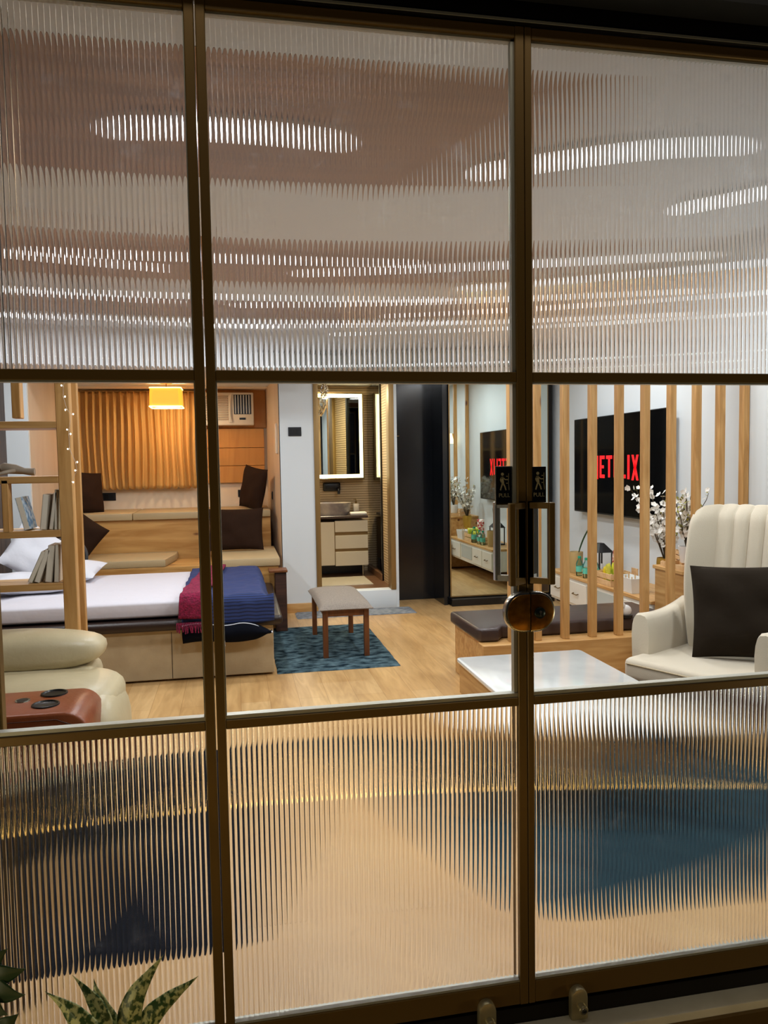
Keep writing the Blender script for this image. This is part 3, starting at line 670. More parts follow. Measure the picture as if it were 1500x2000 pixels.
# ------------------------------------------------------------------ curtain, wood panels, AC, lamp
t = thing('pleated_curtain', 'ochre pinch-pleated curtain on the alcove back wall', 'curtain', (-1.08, 7.1, 0))
g = G(); NP = 17; wd = 1.27
def cu(a, b):
    x = -.63+wd*a+.012*math.sin(b*5+a*9)*(1-b); z = 1.31+1.10*b+.012*math.sin(a*NP*2*PI)*(1-b)
    ph = a*NP*PI*2; tp = max(0, (b-.82)/.18)
    amp = (.042+.018*noise.noise(Vector((a*9, 0, 2))))*(1-.45*tp)
    s_ = math.sin(ph+1.2*noise.noise(Vector((a*7, b*.6, 1))))
    return (x+.006*math.cos(ph), -amp*(s_ if tp < .5 else math.copysign(abs(s_)**.6, s_))-.01, z)
g.grid(cu, NP*12, 24); o = g.out('cloth', M['curtain'], t, ang=80); o.modifiers.new('thickness', 'SOLIDIFY').thickness = .002
g = G(); g.box(-.66, .70, -.02, .02, 2.405, 2.425, .003, 1); g.out('rail', M['gold'], t)
g = G(); g.box(-1.81, .42, 7.0, 7.22, 2.44, 2.47); struct(g.out('trim_11', M['cream']))
g = G(); g.box(-.40, .385, 7.19, 7.22, 1.995, 2.44, .003, 1); struct(g.out('trim_12', M['orange']))
t = thing('wood_panel', 'orange-toned wood panel of three boards below the air conditioner', 'panel', (-.02, 7.19, 0))
for a, b in ((1.355, 1.55), (1.555, 1.76), (1.765, 1.99)):
    g = G(); g.box(-.36, .375, -.02, .02, a, b, .002, 1); g.out('board', M['orange'], t)
t = thing('air_conditioner', 'white window air conditioner with a black louvred vent above the wood panel', 'air conditioner', (-.09, 7.1, 2.02))
g = G(); g.box(-.33, .33, -.10, .08, 0, .375, .012, 3); g.out('body', M['whiteac'], t)
g = G()
for k in range(11): g.box(-.31, .04, -.115, -.098, .06+k*.026, .06+k*.026+.017, .004, 1)
g.out('grille', mat('ac_grille', '#b8a692', .5), t)
g = G(); g.prism([(.045, .03), (.085, .03), (.07, .1), (.067, .19), (.07, .28), (.085, .35), (.045, .35)], -.118, -.1, 'Y', .003); g.out('curved_panel', M['whiteac'], t)
g = G(); g.box(.105, .30, -.105, -.099, .125, .35); vn = g.out('vent', M['black'], t)
for k in range(6): g2 = G(); g2.box(.118+k*.031, .130+k*.031, -.112, -.10, .13, .345, .002, 1); g2.out('louvre', M['grey'], vn)
g = G(); g.box(.165, .235, -.106, -.099, .062, .085, .003, 1); g.out('display', M['black'], t)
# glowing pleated ceiling lamp
t = thing('ceiling_lamp', 'glowing pleated fabric lamp hanging from the alcove ceiling', 'lamp', (-.69, 6.5, 2.46))
g = G(); g.lathe([(.065, 0), (.065, -.018), (.055, -.022)], (0, 0, 0), 24); g.out('ceiling_plate', M['bronze'], t)
g = G(); g.cyl((0, 0, -.10), .006, .09, 10); g.out('stem', M['bronze'], t)
def rsq(hw, hd, r, n=10):
    P = []
    for cx_, cy_, a0 in ((hw-r, hd-r, 0), (-hw+r, hd-r, PI/2), (-hw+r, -hd+r, PI), (hw-r, -hd+r, 3*PI/2)):
        for k in range(n): a = a0+PI/2*k/(n-1); P.append((cx_+r*math.cos(a), cy_+r*math.sin(a)))
    return P
g = G(); rr = []
base = rsq(.165, .165, .03, 24)
for z, s in ((-.075, .95), (-.14, .975), (-.215, .99), (-.27, 1.0)):
    rr.append([(p[0]*s*(1+.012*(-1)**i), p[1]*s*(1+.012*(-1)**i), z) for i, p in enumerate(base)])
g.rings(rr, cap=False); o = g.out('shade', M['shade'], t, ang=30)
for z, s in ((-.075, .955), (-.27, 1.0)):
    g = G(); P_ = rsq(.168*s, .168*s, .03, 8); g.tube([(p[0], p[1], z) for p in P_+P_[:1]], .006, 6); g.out('shade_trim', mat('lamp_trim', '#ffd98a', .6, emit='#ffd27a', es=5), t)
g = G(); g.ell((0, 0, -.17), .03, .03, .045); g.out('bulb', mat('bulb', '#ffffff', .5, emit='#ffe0a0', es=25), t)
pl = bpy.data.lights.new('lamp_light', 'POINT'); pl.energy = P_LAMP; pl.color = (1, .81, .55); pl.shadow_soft_size = .05
po = bpy.data.objects.new('lamp_light', pl); COL.objects.link(po); po.parent = t; po.location = (0, 0, -.31)
# sockets
def socket(x, y, z, w, h, lab, n=2, axis='Y'):
    t = thing('wall_socket', lab, 'socket', (x, y, z))
    g = G()
    if axis == 'Y': g.box(-w/2, w/2, -.012, 0, -h/2, h/2, .003, 1)
    else: g.box(-.012, 0, -w/2, w/2, -h/2, h/2, .003, 1)
    g.out('plate', M['socket'], t)
    for k in range(n):
        g = G(); a = -w/2*.82+w*.82*k/n; b = a+w*.74/n
        if axis == 'Y': g.box(a, b, -.0145, -.01, -h*.33, h*.33, .001, 1)
        else: g.box(-.0145, -.01, a, b, -h*.33, h*.33, .001, 1)
        g.out('switch', M['black'], t)
socket(.625, 5.95, 1.895, .135, .092, 'black switch plate on the white pillar', 3)
socket(-1.45, 7.22, 1.22, .20, .09, 'black socket plate under the left end of the curtain', 3)
socket(.075, 7.22, 1.225, .08, .085, 'black socket plate behind the cushion under the wood panel', 1)
socket(.42, 6.7, 1.21, .06, .09, 'small black socket on the alcove side wall', 1, 'X')
t = thing('grab_handle', 'slim beige vertical handle on the alcove side wall by the pillar', 'handle', (.462, 6.1, 1.83))
g = G(); g.box(-.035, -.005, -.03, .03, -.16, .16, .012, 3); g.out('grip', M['cream'], t)

# ------------------------------------------------------------------ bathroom
t = thing('bathroom_vanity', 'cream vanity cabinet with gold handle strips under the basin', 'vanity', (1.17, 7.25, .2))
g = G(); g.box(-.37, .385, -.23, .25, .17, .66); g.out('body', M['gold'], t)
g = G(); g.box(-.38, -.02, -.25, -.22, .145, .665, .003, 1); g.out('door', M['cab'], t)
for a, b in ((.135, .305), (.34, .50), (.54, .675)):
    g = G(); g.box(-.012, .385, -.25, -.22, a, b, .003, 1); g.out('drawer', M['cab'], t)
g = G(); g.box(-.38, .39, -.26, .25, .705, .735, .004, 1); g.out('worktop', M['worktop'], t)
for x in (-.33, .33):
    g = G(); g.cyl((x, -.18, 0), .012, .17, 12); g.out('leg', M['chrome'], t)
g = G(); g.box(-.37, .38, .1, .25, 0, .16); g.out('plinth', M['black'], t)
t = thing('vessel_basin', 'grey marbled vessel basin on the vanity worktop', 'basin', (1.10, 7.2, .935))
g = G(); g.lathe([(.05, 0), (.24, .0), (.27, .05), (.285, .15), (.275, .15), (.24, .06), (.05, .02)], (0, 0, 0), 40, 1, .72); g.out('bowl', M['basin'], t)
t = thing('wall_tap', 'black wall-mounted tap plate above the basin', 'tap', (1.19, 7.52, 1.27))
g = G(); g.box(-.11, .11, -.045, 0, -.055, .055, .02, 4); g.out('plate', M['black'], t)
g = G(); g.cyl((-.05, -.06, -.0), .02, .03, 16, 'Y'); g.out('knob', M['black'], t)
g = G(); g.tube([(.07, -.03, -.02), (.07, -.12, -.02), (.07, -.15, -.05), (.07, -.15, -.085)], .018, 10); g.out('spout', M['black'], t)
t = thing('soap_dispenser', 'clear square soap bottle with pump beside the basin', 'soap bottle', (1.455, 7.25, .935))
g = G(); g.box(-.035, .035, -.03, .03, 0, .13, .008); g.out('bottle', M['basin'], t)
g = G(); g.cyl((0, 0, .13), .012, .03, 12); g.tube([(0, 0, .16), (0, 0, .185), (-.03, 0, .185)], .006, 8); g.out('pump', M['bronze'], t)
g = G(); g.box(-.10, .10, -.06, .06, 0, .035, .012, 3); tag(g.out('folded_towel', M['cloth_w'], None, (1.455, 7.1, .936)), 'small folded white towel at the right end of the worktop', 'towel')
t = thing('mirror_cabinet', 'tall mirror cabinet with a glowing LED border over the basin', 'mirror', (1.16, 7.40, 1.36), R(6))
W2 = .425; H2 = 1.07
g = G(); g.box(-W2, W2, -.08, .06, 0, H2, .004, 1); g.out('cabinet', M['gold'], t)
g = G(); g.box(-W2+.012, W2-.012, -.083, -.08, .012, H2-.012); g.out('glass', M['mirror'], t)
for q in ((-W2+.02, W2-.02, .02, .065), (-W2+.02, W2-.02, H2-.065, H2-.02), (-W2+.02, -W2+.062, .065, H2-.065), (W2-.062, W2-.02, .065, H2-.065)):
    g = G(); g.box(q[0], q[1], -.0855, -.083, q[2], q[3]); g.out('led_border', M['led'], t)
area((1.16, 7.3, 1.9), .8, 5, (1, .86, .55), (-PI/2, 0, 0), 'RECTANGLE', 1.0, 'mirror_light')
t = thing('shower_screen', 'black-framed glass shower screen beside the vanity', 'shower screen', (1.66, 7.05, .2))
g = G(); g.box(-.004, .004, -.45, .46, .07, 2.3); g.out('glass', M['glassp'], t)
g = G(); g.box(-.018, .018, -.48, -.44, 0, 2.32, .002, 1); g.out('post', M['black'], t)
g = G(); g.box(-.03, .03, -.48, .46, 0, .075, .004, 1); g.out('kerb', M['bathfloor'], t)
t = thing('shower_set', 'dark shower arm and hose on the tiled shower wall', 'shower', (2.1, 7.1, 1.85))
g = G(); g.tube([(0, 0, -.5), (-.05, 0, -.4), (-.05, 0, .3), (-.12, 0, .4), (-.25, 0, .38)], .014, 10); g.out('riser', M['black'], t)
g = G(); g.lathe([(.09, 0), (.09, -.012), (.02, -.02)], (-.25, 0, .375), 24); g.out('head', M['black'], t)
t = thing('bathroom_light', 'round bright light on the bathroom ceiling', 'ceiling light', (1.17, 6.9, 2.518))
g = G(); g.lathe([(.075, 0), (.075, -.02), (.06, -.022)], (0, 0, 0), 28); g.out('body', M['white'], t)
g = G(); g.lathe([(.058, -.021), (.055, -.026)], (0, 0, 0), 24); g.out('diffuser', M['led'], t)
area((0, 0, -.03), .12, P_BATH, (1, .84, .56), parent=t, name='lamp_light')
t = thing('plastic_strip', 'crinkled clear plastic strip hanging in the bathroom doorway', 'plastic strip', (.95, 6.3, 2.42))
g = G(); g.grid(lambda a, b: (-.06*b+.075*a+.02*math.sin(b*3)+.008*math.sin(a*9+b*14), .012*math.sin(a*11+b*19)+.01*noise.noise(Vector((a*8, b*12, 0))), .06-.40*b+.01*math.sin(a*7)), 14, 30)
g.out('sheet', M['acr'], t, ang=25)
g = G(); g.tube([(.02, 0, .10), (.03, 0, .05)], .003, 6); g.out('hook', M['chrome'], t)

# ------------------------------------------------------------------ black wardrobe with mirror doors
t = thing('black_wardrobe', 'tall glossy black wardrobe panel right of the bathroom doorway', 'wardrobe', (2.0, 6.45, 0))
g = G(); g.box(-.29, .24, -.08, .09, .0, 2.79, .002, 1); g.out('side_panel', M['gloss'], t)
g = G(); g.box(.20, .245, -.52, -.08, 0, 2.79, .002, 1); g.out('end_panel', M['gloss'], t)
for x, z in ((-.23, 1.85), (-.255, .32)):
    g = G(); g.box(x, x+.05, -.088, -.08, z, z+.008, .002, 1); g.out('handle', M['gold'], t)  # gold strips put where lamps glint on the gloss, not real handles
t = thing('mirror_wardrobe', 'sliding wardrobe doors faced with tall gold-edged mirrors', 'wardrobe', (2.86, 5.93, 0))
g = G(); g.box(-.61, .585, .03, .6, 0, 2.79); g.out('carcass', M['gloss'], t)
for a, b in ((-.585, .13), (.135, .545)):
    g = G(); g.box(a, b, -.0, .02, .095, 2.76); d_ = g.out('mirror_door', M['mirror'], t)
    g = G()
    for q in ((a-.004, a+.008), (b-.003, b+.003)): g.box(q[0], q[1], -.006, .01, .09, 2.77)
    g.box(a, b, -.006, .01, .085, .097); g.out('edge_trim', M['gold'], d_)
g = G(); g.box(.545, .585, -.02, .03, .0, 2.79, .002, 1); g.out('frame_post', M['blackmetal'], t)
g = G(); g.box(-.60, .575, -.1, .03, 0, .075, .004, 1); g.out('plinth', M['black'], t)

# ------------------------------------------------------------------ TV
t = thing('television', 'large wall-mounted television showing red lettering on black', 'television', (3.43, 4.4, 1.035))
g = G(); g.box(-.03, .005, -.85, .855, 0, .925, .004, 1); g.box(.005, .068, -.3, .3, .2, .7); g.out('body', M['black'], t)
g = G(); g.box(-.0312, -.03, -.84, .845, .015, .917); sc_ = g.out('screen', M['tv'], t)
# letters as flat shapes; seen from the room the text runs from far (left) to near (right): u = distance along -Y
def letters(parent, word, u0, zc, H, wds, gap, th):
    u = u0
    for ch, w in zip(word, wds):
        n = len(word); g = G(); s = [0]
        um = (u+w/2)
        # letters are taller toward both ends of the word
        k = 1+.13*abs((um-(u0+.43))/.43)**1.5; top = zc+H/2; bot = top-H*k
        def quad(a, b, c_, d): g.prism([(-p[0], p[1]) for p in (a, b, c_, d)], -.0332, -.0318, 'X')
        def bar(ua, ub, za, zb): quad((ua, za), (ub, za), (ub, zb), (ua, zb))
        if ch == 'N': bar(u, u+th, bot, top); bar(u+w-th, u+w, bot, top); quad((u, top), (u+th, top), (u+w, bot), (u+w-th, bot))
        if ch == 'E':
            bar(u, u+th, bot, top); bar(u+th, u+w, bot, bot+th*.9); bar(u+th, u+w, top-th*.9, top); bar(u+th, u+w*.85, (bot+top)/2-th*.4, (bot+top)/2+th*.4)
        if ch == 'T': bar(u, u+w, top-th*.9, top); bar(u+w/2-th/2, u+w/2+th/2, bot, top-th*.9)
        if ch == 'F': bar(u, u+th, bot, top); bar(u+th, u+w, top-th*.9, top); bar(u+th, u+w*.85, (bot+top)/2-th*.4, (bot+top)/2+th*.4)
        if ch == 'L': bar(u, u+th, bot, top); bar(u+th, u+w, bot, bot+th*.9)
        if ch == 'I': bar(u, u+th, bot, top)
        if ch == 'X': quad((u, top), (u+th, top), (u+w, bot), (u+w-th, bot)); quad((u, bot), (u+th, bot), (u+w, top), (u+w-th, top))
        o = g.out('screen_letter', M['red'], parent)
        u += w+gap
letters(sc_, 'NETFLIX', -.45, .455, .20, [.125, .10, .115, .10, .09, .04, .12], .030, .036)
g = G(); g.box(-.034, -.031, -.03, .03, .002, .010); g.out('logo_plate', M['chrome'], t)

# ------------------------------------------------------------------ console and cabinet
t = thing('media_console', 'white wall-hung media console with wooden top under the television', 'console', (3.24, 4.1, 0))
g = G(); g.box(-.18, .255, -.93, .95, .2, .455, .003, 1); g.out('body', M['white'], t)
g = G(); g.box(-.195, .258, -.935, .96, .456, .482, .003, 1); g.out('top', M['piney'], t)
for a, b, kind in ((-.92, -.40, 'd'), (-.38, .14, 'n'), (.16, .55, 'd'), (.57, .94, 'd')):
    if kind == 'd':
        g = G(); g.box(-.194, -.18, a, b, .225, .43, .003, 1); d_ = g.out('drawer', M['white'], t)
        g = G(); g.tube([(-.196, (a+b)/2-.05, .33), (-.215, (a+b)/2-.045, .325), (-.215, (a+b)/2+.045, .325), (-.196, (a+b)/2+.05, .33)], .005, 6); g.out('handle', M['bronze'], d_)
    else:
        g = G(); g.box(-.186, -.18, a+.03, b-.03, .25, .42); g.out('niche_glass', M['frost'], t)
t = thing('wooden_cabinet', 'taller oak cabinet at the near end of the media console', 'cabinet', (3.24, 2.82, 0))
g = G(); g.box(-.175, .255, -.05, .325, .02, .735, .003, 1); g.out('body', M['piney'], t)
g = G(); g.box(-.19, .258, -.06, .335, .736, .762, .003, 1); g.out('top', M['piney'], t)
g = G(); g.box(-.178, -.174, .137, .143, .04, .72); g.out('door_gap', M['darkwood'], t)

# things on the console
def plant_blossom(name, lab, loc, pot_prof, potm, H, spread, n, seed, leafs, cat='flowers', lean=(0, 0)):
    rnd = random.Random(seed); t = thing(name, lab, cat, loc)
    g = G(); g.lathe(pot_prof, (0, 0, 0), 28); g.out('vase', potm, t)
    ph = pot_prof[len(pot_prof)//2][1] if False else max(p[1] for p in pot_prof)
    gt = G(); gb = G(); gl = G()
    for i in range(n):
        a = rnd.uniform(0, 2*PI); s = rnd.uniform(.3, 1)*spread; h = H*rnd.uniform(.6, 1)
        P0 = Vector((0, 0, ph-.05)); P1 = Vector((lean[0]*.4+s*.35*math.cos(a), lean[1]*.4+s*.35*math.sin(a), ph+h*.5)); P2 = Vector((lean[0]+s*math.cos(a), lean[1]+s*math.sin(a), ph+h))
        pts = []
        for k in range(9):
            u = k/8; q = P0*(1-u)**2+P1*2*u*(1-u)+P2*u*u; q += Vector((noise.noise(Vector((i, u*4, 0))), noise.noise(Vector((i, u*4, 5))), 0))*.02*u
            if q.x+loc[0] > 3.40: q.x = 3.40-loc[0]
            pts.append(q)
        gt.tube(pts, [.004*(1-.7*k/8)+.0008 for k in range(9)], 5)
        for k in range(3, 9):
            for _ in range(rnd.choice((2, 3, 3))):
                c_ = pts[k]+Vector((rnd.uniform(-1, 1), rnd.uniform(-1, 1), rnd.uniform(-1, 1)))*.025
                c_.x = min(c_.x, 3.425-loc[0]-.02)
                if rnd.random() < leafs:
                    d = Vector((rnd.uniform(-1, 1), rnd.uniform(-1, 1), rnd.uniform(-.2, 1))).normalized(); e = d.cross(Vector((0, 0, 1))).normalized()*.009; L_ = .036
                    v = [gl.b.verts.new(p) for p in (c_, c_+d*L_*.5+e, c_+d*L_, c_+d*L_*.5-e)]; gl.b.faces.new(v)
                else:
                    nrm = Vector((rnd.uniform(-1, .2), rnd.uniform(-1, .3), rnd.uniform(-.3, .8))).normalized(); ax = nrm.orthogonal().normalized(); ay = nrm.cross(ax); r0 = rnd.uniform(.017, .029)
                    for p5 in range(5):
                        A = 2*PI*p5/5; d = ax*math.cos(A)+ay*math.sin(A); e = (ay*math.cos(A)-ax*math.sin(A))
                        v = [gb.b.verts.new(q) for q in (c_, c_+d*r0*.6+e*r0*.5+nrm*.003, c_+d*r0+nrm*.006, c_+d*r0*.6-e*r0*.5+nrm*.003)]; gb.b.faces.new(v)
    gt.out('stems', M['twig'], t, ang=80); tag(gb.out('blossoms', M['petal'], t, ang=80), 'small white artificial blossoms', kind='stuff')
    if leafs: tag(gl.out('leaves', M['leafy'], t, ang=80), 'small yellow-green leaves', kind='stuff')
    return t
plant_blossom('flower_vase', 'tall hammered gold vase of white blossom branches beside the oak cabinet', (3.27, 3.34, .483), [(.035, 0), (.038, .01), (.055, .14), (.068, .26), (.064, .30), (.058, .30), (.05, .2), (.03, .02)], M['goldv'], .55, .26, 15, 11, .12, lean=(-.06, -.02))
plant_blossom('potted_blossom', 'white pot with white blossoms and yellow-green twigs on the oak cabinet crates', (3.19, 2.92, .80), [(.045, 0), (.05, .01), (.065, .12), (.059, .12), (.05, .03)], M['pot'], .42, .16, 16, 5, .55, lean=(.02, .0))
# crates on the cabinet
def crate(name, lab, loc, w, d, h, m, rows_, grp=None):
    t = thing(name, lab, 'crate', loc, 0, grp); th = .006
    g = G(); g.box(-w/2, w/2, -d/2, d/2, 0, .006); g.out('bottom', m, t)
    sh = h/rows_
    for k in range(rows_):
        g = G(); z0 = k*sh+.004; z1 = (k+1)*sh-.006
        for y in (-d/2, d/2-th): g.box(-w/2, w/2, y, y+th, z0, z1, .001, 1)
        for x in (-w/2, w/2-th): g.box(x, x+th, -d/2+th, d/2-th, z0, z1, .001, 1)
        g.out('slats', m, t)
    g = G()
    for x in (-w/2+th, w/2-th-.012):
        for y in (-d/2+th, d/2-th-.012): g.box(x, x+.012, y, y+.012, 0, h)
    g.out('corner_posts', m, t)
    return t
crate('wooden_crate', 'shallow pale slatted crate on the oak cabinet under the white pot', (3.2, 2.93, .763), .26, .30, .04, M['cratew'], 1)
crate('wooden_crate', 'low slatted wooden crate at the far end of the oak cabinet top', (3.3, 3.09, .763), .16, .10, .11, M['cratew'], 3)
crate('snack_crate', 'pale slatted crate holding snack packets on the console', (3.17, 3.99, .483), .20, .30, .11, M['cratew'], 2)
crate('snack_crate', 'second slatted crate behind the water bottles on the console', (3.21, 4.36, .483), .18, .26, .07, M['cratew'], 2)
def packet(loc, w, h, m, lab, rz, tilt=0):
    g = G()
    for sd in (1, -1):
        def fn(a, b):
            u, v = a*2-1, b*2-1; k = max(0, (1-abs(u)**3)*(1-abs(v)**4))**.6
            return (w/2*u*(1-.05*(1-v*v)), sd*(.022*k+.004*noise.noise(Vector((u*4, v*4, loc[1]*9)))*k), h/2*v+h/2)
        g.grid(fn, 12, 14, sd > 0)
    bmesh.ops.remove_doubles(g.b, verts=g.b.verts, dist=1e-5)
    tag(g.out('snack_packet', m, None, loc, (tilt, 0, rz), ang=60), lab, 'snack packet', 'snack packets in the crate')
packet((3.14, 3.98, .492), .13, .17, M['chips'], 'green and yellow crisp packet nearest the slats in the snack crate', R(50), R(-8))
packet((3.20, 4.03, .492), .13, .18, M['chips'], 'second green crisp packet standing behind the first in the snack crate', R(60))
packet((3.23, 4.07, .492), .12, .29, M['redp'], 'tall red and white packet rising from the snack crate', R(55))
packet((3.15, 4.09, .492), .10, .13, M['yel'], 'small yellow packet at the far side of the snack crate', R(70))
packet((3.13, 4.30, .492), .08, .10, M['redp'], 'small red packet in the crate behind the water bottles', R(70))
def bottle(loc, lab, s=1):
    t = thing('water_bottle', lab, 'bottle', loc, 0, 'small water bottles on the console')
    g = G(); g.lathe([(.028*s, 0), (.032*s, .01), (.032*s, .11*s), (.026*s, .13*s), (.013*s, .155*s), (.013*s, .165*s)], (0, 0, 0), 20); g.out('bottle', M['glassb'], t)
    g = G(); g.lathe([(.033*s, .04*s), (.033*s, .09*s)], (0, 0, 0), 20); g.out('label', M['blabel'], t)
    g = G(); g.cyl((0, 0, .163*s), .016*s, .02*s, 16); g.out('cap', M['bcap'], t)
bottle((3.11, 4.52, .483), 'teal-capped water bottle furthest left on the console')
bottle((3.11, 4.38, .483), 'teal-capped water bottle just right of the first, beside the plant pot')
bottle((3.10, 4.19, .483), 'teal-capped bottle standing beside the snack crate', 1.15)
t = thing('black_lantern', 'black metal lantern with a pitched roof against the wall under the television', 'lantern', (3.31, 4.50, .483))
g = G(); g.box(-.07, .07, -.11, .11, 0, .015, .002, 1); g.out('base', M['lant'], t)
g = G()
for x in (-.062, .062):
    for y in (-.1, .1): g.box(x-.006, x+.006, y-.006, y+.006, .015, .22)
g.out('frame', M['lant'], t)
g = G(); g.rings([[(-.075, -.115, .22), (.075, -.115, .22), (.075, .115, .22), (-.075, .115, .22)], [(-.02, -.03, .30), (.02, -.03, .30), (.02, .03, .30), (-.02, .03, .30)]]); g.out('roof', M['lant'], t, ang=20)
g = G(); g.cyl((0, 0, .015), .025, .09, 16); g.out('candle', M['pot'], t)
t = thing('potted_plant', 'bamboo pot with a single long dark leaf at the far end of the console', 'plant', (3.17, 4.72, .483))
g = G(); g.lathe([(.055, 0), (.06, .01), (.065, .20), (.058, .20), (.05, .03)], (0, 0, 0), 24); g.out('pot', M['bamboo'], t)
g = G()
def lf(a, b):
    u = a*2-1; w = .014*math.sin(PI*min(1, b*1.0+.02))**.6*u
    return (.02+.05*b, -.0-.19*b**1.5+w, .15+.38*b-.05*b*b)
g.grid(lf, 4, 16); o = g.out('leaf', M['leaf'], t, ang=80); o.modifiers.new('thickness', 'SOLIDIFY').thickness = .003
t = thing('white_basket', 'white storage box with rim on the console right of the snack crate', 'box', (3.13, 3.62, .483))
g = G(); g.rings([[(-.055, -.12, 0), (.055, -.12, 0), (.055, .12, 0), (-.055, .12, 0)], [(-.07, -.135, .12), (.07, -.135, .12), (.07, .135, .12), (-.07, .135, .12)], [(-.062, -.127, .12), (.062, -.127, .12), (.062, .127, .12), (-.062, .127, .12)], [(-.05, -.115, .02), (.05, -.115, .02), (.05, .115, .02), (-.05, .115, .02)]]); g.out('box', M['basket'], t, ang=30)
for y in (-.07, -.02, .03, .08):
    g = G(); g.box(-.004, .004, y-.004, y+.004, .1, .135+.02*math.sin(y*50)); g.out('contents', M['cratew'], t)
t = thing('card_holder', 'small pale wooden card holder behind the white box', 'holder', (3.33, 3.98, .483))
g = G(); g.box(-.04, .04, -.05, .05, 0, .015); g.box(-.04, -.032, -.05, .05, 0, .11); g.box(.032, .04, -.05, .05, 0, .13); g.out('frame', M['cratew'], t)
# post and sconce on the right wall, seen in the mirror
t = thing('wall_sconce', 'small cream shaded wall lamp on the right wall, seen in the mirror', 'wall lamp', (3.45, 2.05, 1.95))
g = G(); g.box(-.01, .05, -.03, .03, -.02, .06, .004, 1); g.out('bracket', M['gold'], t)
g = G(); g.lathe([(.07, -.10), (.035, .06)], (-.06, 0, 0), 24); g.out('shade', M['sconce'], t)

# ------------------------------------------------------------------ bench and slat screen
t = thing('window_bench', 'pine storage bench with padded brown leather top behind the slats', 'bench', (2.2, 3.05, 0))
g = G(); g.box(-.63, .80, -.305, .3, .0, .358, .003, 1); g.out('base', M['pinex'], t)
outl = [(-.66, .31), (-.655, -.30), (-.635, -.335), (-.52, -.345), (-.46, -.25), (.80, -.25), (.80, .31)]
g = G(); g.prism(outl, .361, .452, 'Z', .022, 4); g.out('cushion', M['bench_lea'], t)
t = thing('slat_screen', 'screen of upright pine slats rising from a rail to the ceiling', 'screen', (2.6, 2.7, 0))
g = G(); g.box(-1.05, .88, -.075, .04, 0, .36, .004, 1); g.out('rail', M['pinex'], t)
for x in (1.775, 1.95, 2.147, 2.344, 2.536, 2.727, 2.921, 3.11, 3.29):
    g = G(); x -= 2.6; g.box(x-.023, x+.023, -.025, .03, .36, CZ, .003, 1); g.out('slat', M['pine'], t)
g = G(); g.box(3.453-2.6, 3.498-2.6, -.025, .03, 0.36, CZ, .003, 1); g.out('slat', M['pine'], t)
# small white plush toy on the bench
t = thing('white_figurine', 'small white figurine with a dark base on the bench edge beside the armchair', 'figurine', (2.655, 2.83, .452))
t.location.z = .451
g = G(); g.ell((0, .0, .045), .045, .035, .042, 16, 10); g.ell((-.04, -.01, .085), .032, .028, .028, 16, 10); g.ell((-.03, .01, .115), .008, .008, .016, 8, 6); g.ell((-.055, -.03, .03), .018, .016, .03, 10, 8); g.out('body', M['pot'], t, ang=80)
g = G(); g.lathe([(.05, 0), (.05, .018)], (0, 0, 0), 16); g.out('base', M['black'], t)

# ------------------------------------------------------------------ coffee table
t = thing('coffee_table', 'low pine coffee table with a white marble top', 'coffee table', (1.615, 1.50, 0))
g = G(); g.prism(rsq(.385, .665, .03, 6), .398, .42, 'Z', .005); g.out('top', M['marble'], t)
g = G(); g.box(-.372, .372, -.65, .64, .22, .398, .003, 1); ap = g.out('apron', M['piney'], t)
g = G(); g.box(-.376, -.371, .10, .34, .235, .30); g.out('drawer_slot', M['black'], ap)
for sx in (-1, 1):
    for sy in (-1, 1):
        g = G(); g.box(sx*.33-.03, sx*.33+.03, sy*.59-.03, sy*.59+.03, .013, .22, .003, 1); g.out('leg', M['pine'], t)

# ------------------------------------------------------------------ wing armchair
t = thing('wing_armchair', 'cream velvet wing armchair with channelled back behind the right door', 'armchair', (2.247, 1.488, 0), math.atan2(-.896, .443))
g = G(); g.box(-.36, .36, 0.0, .62, .33, .455, .035, 4); g.out('seat_cushion', M['chair'], t)
g = G(); g.box(-.35, .35, .015, .66, .14, .335, .02, 3); g.out('seat_base', M['chair'], t)
g = G(); g.tube([(-.335, -.002, .425), (.335, -.002, .425)], .004, 6); g.out('piping', M['beige_lea'], t)
for sx in (-1, 1):
    g = G(); R_ = []
    for k in range(13):
        v = k/12; y = .145+.52*v; top = .685+.02*math.sin(v*PI)*-1+.06*v*v; wd_ = .048+.015*(1-v)
        cx_ = sx*(.355+.0*v)
        L_ = []
        for j in range(20):
            a = 2*PI*j/20; ca, sa = math.cos(a), math.sin(a)
            e = .55
            xx = cx_+math.copysign(abs(ca)**e, ca)*wd_*(1 if sa < .2 else 1.12)
            hh = (top-.15)/2
            zz = .15+hh+math.copysign(abs(sa)**.5, sa)*hh
            if k in (0, 12): xx = cx_+(xx-cx_)*.82; zz = .15+hh+(zz-.15-hh)*.95
            L_.append((xx, y-(0 if k else -.012), zz))
        R_.append(L_)
    g.rings(R_); g.out('armrest', M['chair'], t, ang=60)
